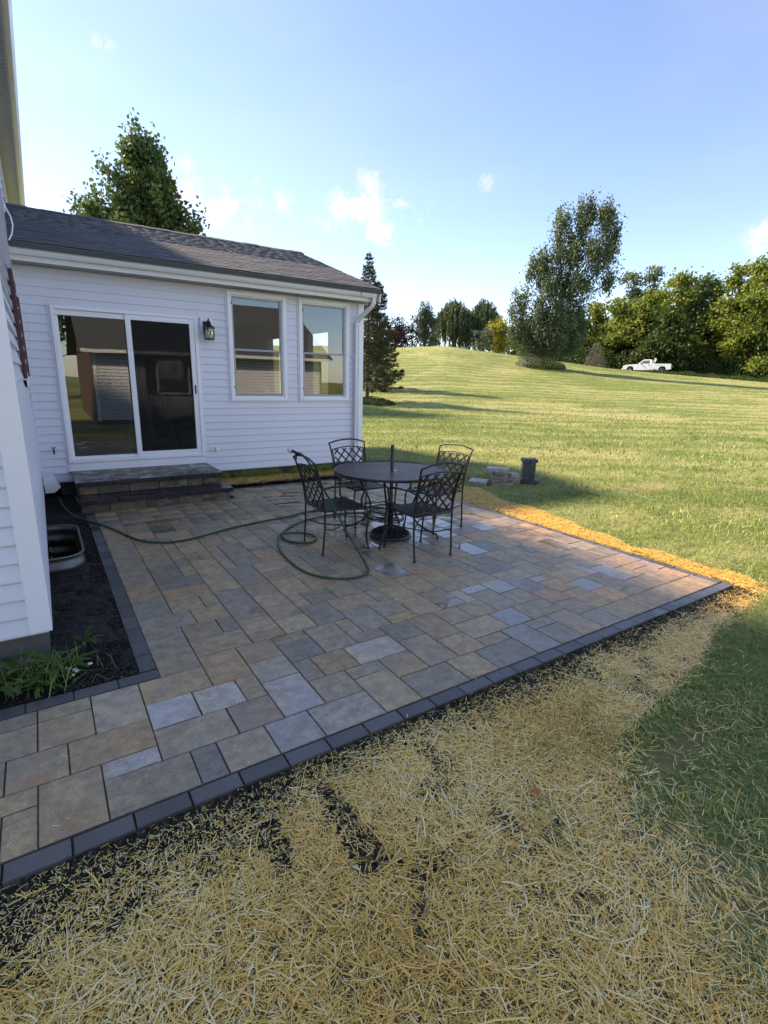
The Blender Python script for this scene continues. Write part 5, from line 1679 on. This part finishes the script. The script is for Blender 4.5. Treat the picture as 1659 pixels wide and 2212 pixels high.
def near_density(X, Y):
    """share of ground covered: thin by the edge stones, thick farther out, with bare dark patches"""
    d = 1.79-Y
    w = np.clip((d-.015-.10*vnoise(X, Y, 2.2, 6)-np.clip(.6-X, 0, 1.4)*.10)/(.20+.10*np.clip(1-X, 0, 1.5)), .0, 1)
    p = vnoise(X, Y, 3.1, 1)
    bare = np.clip((vnoise(X, Y, 7.5, 1)*.55+p*.3+vnoise(X, Y, 19, 8)*.15-.585)/.10, 0, 1)*np.where(X < .9, 1.0, .75)
    edge = np.ones_like(X)
    return np.clip(w*(1-.85*bare), .03, 1)*edge


rng = np.random.default_rng(23)
n = 120000
X = rng.uniform(-1.6, 5.3, n); Y = rng.uniform(-.1, 1.95, n)
wob = (vnoise(X, Y, 4.0, 5)-.5)*.36+rng.normal(0, .13, n)
ok = inpoly(X+wob, Y, NEARSTRAW) & (rng.random(n) < near_density(X, Y))
X, Y = X[ok], Y[ok]
Ln = np.clip(rng.lognormal(math.log(.040), .72, len(X)), .009, .22)
w = np.clip(rng.lognormal(math.log(.0022), .40, len(X)), .0009, .0058)
patch = vnoise(X, Y, 1.5, 14)
T = np.clip(.62+(patch-.5)*.5+rng.normal(0, .27, len(X)), 0, 1)
straws('straw_mulch', 'thick scattered golden straw over soil in the foreground', X, Y, tz(X, Y)+rng.uniform(.003, .016, len(X)), Ln, w, T, rng, .08)
# fine matted chaff pressed between the stalks
def flecks(name, label, X, Y, Z, Ln, w, T):
    n = len(X)
    a = rng.uniform(0, 6.283, n); d = np.stack([np.cos(a), np.sin(a), rng.normal(0, .06, n)], 1); e = np.stack([-np.sin(a), np.cos(a), rng.normal(0, .15, n)], 1)
    C = np.stack([X, Y, Z], 1)
    P = np.stack([C-d*Ln[:, None]/2-e*w[:, None]/2, C+d*Ln[:, None]/2-e*w[:, None]/2, C+d*Ln[:, None]/2+e*w[:, None]/2, C-d*Ln[:, None]/2+e*w[:, None]/2], 1).reshape(-1, 3)
    o = link(name, np_mesh(name, P, np.arange(n*4).reshape(n, 4), M['straw'], np.repeat(T, 4)))
    tag(o, label, 'straw', kind='stuff')
n = 130000
X = rng.uniform(-1.6, 5.3, n); Y = rng.uniform(-.1, 1.95, n)
ok = inpoly(X, Y, NEARSTRAW) & (rng.random(n) < near_density(X, Y)*.9)
X, Y = X[ok], Y[ok]
flecks('straw_chaff', 'fine matted straw fragments under the long stalks', X, Y, tz(X, Y)+rng.uniform(.002, .008, len(X)), np.clip(rng.lognormal(math.log(.02), .5, len(X)), .006, .06), np.clip(rng.lognormal(math.log(.0022), .3, len(X)), .001, .005), np.clip(rng.normal(.50, .24, len(X)), 0, 1))
# lawn-side strip and the strip under the sunroom wall
n = 34000
X = rng.uniform(4.84, 5.8, n); Y = rng.uniform(1.7, 7.6, n)
wob = (vnoise(X, Y, 4.0, 5)-.5)*.22
ok = inpoly(X+wob, Y, STRAW) & (X > 4.845+.05*vnoise(X, Y, 6, 2))
X, Y = X[ok], Y[ok]
Ln = np.clip(rng.lognormal(math.log(.05), .5, len(X)), .012, .16)
straws('straw_strip', 'narrow strip of orange-gold straw between the paving and the lawn', X, Y, tz(X, Y)+rng.uniform(.002, .025, len(X)), Ln, np.full(len(X), .0034), np.clip(rng.normal(.38, .2, len(X)), 0, 1), rng, .14)
n = 5200
X = rng.uniform(2.12, 4.9, n); Y = rng.uniform(7.58, 8.10, n)
straws('straw_edging', 'straw scattered at the foot of the sunroom wall', X, Y, .045+rng.uniform(0, .03, n), np.clip(rng.lognormal(math.log(.05), .4, n), .015, .13), np.full(n, .0038), np.clip(rng.normal(.36, .2, n), 0, 1), rng, .15)
# loose stalks thrown wide: on the grass
n = 3600
X = rng.uniform(1.3, 5.6, n); Y = rng.uniform(.1, 1.5, n)
ok = (rng.random(n) < np.exp(-np.abs(X-(1.4+Y*1.2))*2.2)) & ~inpoly(X, Y, KEEP)
X, Y = X[ok], Y[ok]
straws('loose_straw', 'single straw stalks lying loose on the grass at lower right', X, Y, tz(X, Y)+.022, np.clip(rng.lognormal(math.log(.045), .5, len(X)), .012, .15), np.full(len(X), .0026), np.clip(rng.normal(.7, .2, len(X)), 0, 1), rng, .2)
n = 3200
X = rng.uniform(1.0, 2.9, n); Y = rng.uniform(.0, 1.3, n)
ok = (rng.random(n) < .15+np.clip(1.2-np.hypot((X-1.78)/.32, (Y-.62)/.5), 0, 1)+np.clip(1.2-np.hypot((X-1.15)/.5, (Y-.25)/.4), 0, 1))
X, Y = X[ok], Y[ok]
straws('dry_thatch', 'pale dry grass clippings on the worn bare patch at lower right', X, Y, tz(X, Y)+.006+rng.uniform(0, .012, len(X)), np.clip(rng.lognormal(math.log(.035), .5, len(X)), .01, .12), np.full(len(X), .0019), np.clip(rng.normal(.72, .22, len(X)), 0, 1), rng, .16)
n = 46
X = rng.uniform(-.4, 3.5, n); Y = 1.8+np.abs(rng.normal(0, .35, n))
straws('paver_straw', 'few stray bits of straw lying on the near paving', X, Y, np.full(n, .004), np.clip(rng.lognormal(math.log(.022), .4, n), .01, .05), np.full(n, .0022), np.clip(rng.normal(.8, .15, n), 0, 1), rng, .02)
# short pale chaff and grass seed over the dark soil by the edge stones
n = 30000
X = rng.uniform(-1.6, 4.9, n); Y = 1.785-np.abs(rng.normal(0, .27, n))
ok = inpoly(X, Y, NEARSTRAW) & (rng.random(n) < .12+.88*np.clip((1.785-Y)/.10, 0, 1)) & (rng.random(n) < np.clip(1.3-.25*X, .25, 1))
X, Y = X[ok], Y[ok]
straws('chaff', 'short pale chaff scattered on the dark soil along the edge stones', X, Y, tz(X, Y)+rng.uniform(.004, .012, len(X)), np.clip(rng.lognormal(math.log(.014), .4, len(X)), .006, .035), np.full(len(X), .0020), np.clip(rng.normal(.80, .15, len(X)), 0, 1), rng, .3)
# soil crumbs
n = 52000
X = rng.uniform(-1.6, 4.9, n); Y = 1.79-np.abs(rng.normal(0, .42, n))
ok = inpoly(X, Y, NEARSTRAW) & (rng.random(n) > near_density(X, Y)*1.05); X, Y = X[ok], Y[ok]
X2 = rng.uniform(-.09, .285, 5200); Y2 = 2.92+4.2*rng.random(5200)**1.4
ok = ~((X2 < .19) & (Y2 > 4.8) & (Y2 < 6.05)); X2, Y2 = X2[ok], Y2[ok]
X3 = rng.uniform(-1.2, .28, 3500); Y3 = rng.uniform(2.92, 3.3, 3500)
def crumbs(name, label, X, Y, Z, size):
    n = len(X)
    r_ = size*np.clip(rng.lognormal(0, .45, n), .4, 2.6)
    U = np.array([[1, 0, 0], [-1, 0, 0], [0, 1, 0], [0, -1, 0], [0, 0, 1], [0, 0, -1]], float)
    J = U[None]*rng.uniform(.55, 1.25, (n, 6, 1))
    a = rng.uniform(0, 6.28, n); ca, sa = np.cos(a)[:, None], np.sin(a)[:, None]
    Jx = J[..., 0]*ca-J[..., 1]*sa; Jy = J[..., 0]*sa+J[..., 1]*ca
    P = np.stack([X[:, None]+Jx*r_[:, None], Y[:, None]+Jy*r_[:, None], Z[:, None]+J[..., 2]*r_[:, None]*.8], -1)
    f = np.array([[4, 0, 2], [4, 2, 1], [4, 1, 3], [4, 3, 0], [5, 2, 0], [5, 1, 2], [5, 3, 1], [5, 0, 3]])
    F = ((np.arange(n)*6)[:, None, None]+f[None]).reshape(-1, 3)
    o = link(name, np_mesh(name, P.reshape(-1, 3), F, M['clod'], np.repeat(np.clip(rng.normal(.38, .18, n), 0, .72), 6)))
    tag(o, label, 'soil', kind='stuff')
crumbs('soil_crumbs', 'black soil crumbs between the straw and the edge stones', X, Y, tz(X, Y)+.004, .0062)
crumbs('bed_crumbs', 'crumbly dark soil of the bed beside the house', np.concatenate([X2, X3]), np.concatenate([Y2, Y3]), np.full(len(X2)+len(X3), -.004), .0062)

# grass and weeds against the walls
rng = np.random.default_rng(31)
n = 5200
X = rng.uniform(2.10, 4.85, n); Y = 8.04+np.abs(rng.normal(0, .10, n))*.6
ok = vnoise(X, Y*0, 3.3, 4) > .25
X, Y = X[ok], Y[ok]
blades('wall_grass', 'tufts of uncut grass along the foot of the sunroom wall', X, Y, np.full(len(X), .02), .13, .006, np.clip(rng.normal(.38, .18, len(X)), 0, 1), .5, M['grass'], rng)
n = 170
X = rng.normal(-.22, .16, n); Y = rng.normal(3.12, .08, n)
blades('corner_grass', 'grass tuft at the foot of the left house corner', X, Y, np.full(n, -.01), .14, .005, np.clip(rng.normal(.42, .2, n), 0, 1), .7, M['grass'], rng)


def weed(label, loc, n, L, seed, up=.5):
    rr = random.Random(seed)
    t = thing('weed', label, 'weed', loc, rr.random()*6)
    for k in range(n):
        a = 2*math.pi*k/n+rr.gauss(0, .25); l = L*rr.uniform(.6, 1.15); w = l*rr.uniform(.20, .30)
        d = Vector((math.cos(a), math.sin(a), 0)); sd_ = Vector((-d.y, d.x, 0))
        e0 = rr.uniform(.35, 1.0)*up
        V, F, N_ = [], [], 9
        for i in range(N_):
            f_ = i/(N_-1)
            c = d*l*f_+Vector((0, 0, l*(e0*f_*1.5-1.1*e0*f_*f_)))
            ww = w*math.sin(min(1, f_*.92+.06)*math.pi)**.7*(1 if i % 2 else .68)*(.35+.65*f_)+.003
            V += [c-sd_*ww/2+Vector((0, 0, .25*ww)), c, c+sd_*ww/2+Vector((0, 0, .25*ww))]
        for i in range(N_-1):
            F += [(i*3, i*3+1, i*3+4, i*3+3), (i*3+1, i*3+2, i*3+5, i*3+4)]
        link('leaf', np_mesh('leaf', np.array(V), np.array(F), M['weed'], np.full(len(V), min(1, max(0, rr.gauss(.45, .22)))), True), t, (0, 0, rr.uniform(0, .02)))


weed('dandelion-like weed with broad green leaves sprouting in the bed', (.05, 3.42, 0), 9, .14, 3, .7)
weed('leafy weed clump nearest the corner board', (-.08, 3.16, 0), 12, .22, 4, .75)
weed('leafy weed clump in the grass left of the corner board', (-.26, 3.14, 0), 14, .23, 5, .8)
weed('leafy weed clump at the left edge of the picture', (-.40, 3.06, 0), 13, .22, 6, .7)
weed('flat weed rosette in front of the corner grass', (-.18, 3.02, 0), 10, .15, 7, .4)
M['pebble'] = plain('white_pebble', (.72, .71, .68), .7)
rr = random.Random(12)
for k in range(9):
    b = MB(); r0 = rr.uniform(.008, .014)
    b.lathe([(.001, -r0*.5), (r0*.8, -r0*.3), (r0, 0), (r0*.7, r0*.5), (.001, r0*.7)], (0, 0, 0), 8)
    o = b.build('pebble', M['pebble'], None, (rr.gauss(.0, .035), rr.gauss(3.12, .045), .006), (0, 0, rr.random()*6))
    o.scale = (rr.uniform(.8, 1.4), 1, .8)
    tag(o, 'small white pebble in the dark soil beside the corner weeds', 'pebble', 'white pebbles by the weeds')
b = MB(); b.add([(-.018, -.010, 0), (.0, -.016, .004), (.02, -.004, .002), (.012, .014, .008), (-.010, .016, .004), (0, 0, .010)], [(0, 1, 5), (1, 2, 5), (2, 3, 5), (3, 4, 5), (4, 0, 5)])
o = b.build('dry_leaf', plain('orange_leaf', (.42, .12, .04), .6), None, (1.53, 1.115, zat(1.53, 1.1)+.035), (0, 0, .6)); tag(o, 'small orange-brown dead leaf lying on the straw', 'leaf')
b = MB(); b.add([(-.02, 0, 0), (0, .02, .05), (.02, 0, .09), (0, -.015, .045)], [(0, 1, 2, 3)])
o = b.build('feather', M['pebble'], None, (7.62, 6.8, zat(7.6, 6.8)+.03), (.1, 0, .6)); tag(o, 'tiny white feather standing in the lawn behind the stone stacks', 'feather')
M['twine'] = plain('pale_green_plastic', (.16, .28, .20), .5)
b = MB(); P = catmull([(7.15, 6.1, .045), (7.05, 5.5, .05), (7.2, 5.1, .05), (7.05, 4.6, .045), (7.5, 4.4, .05), (7.4, 3.95, .05), (7.8, 3.6, .045)], 6)
b.tube([(p.x, p.y, zat(p.x, p.y)+p.z-.012) for p in P], .0035, 5); o = b.build('twine', M['twine']); tag(o, 'pale green strip of plastic twine trailing through the lawn grass', 'twine')
b = MB(); P = [(1.46, 1.0, .03), (1.62, .55, .04), (1.66, .2, .035)]
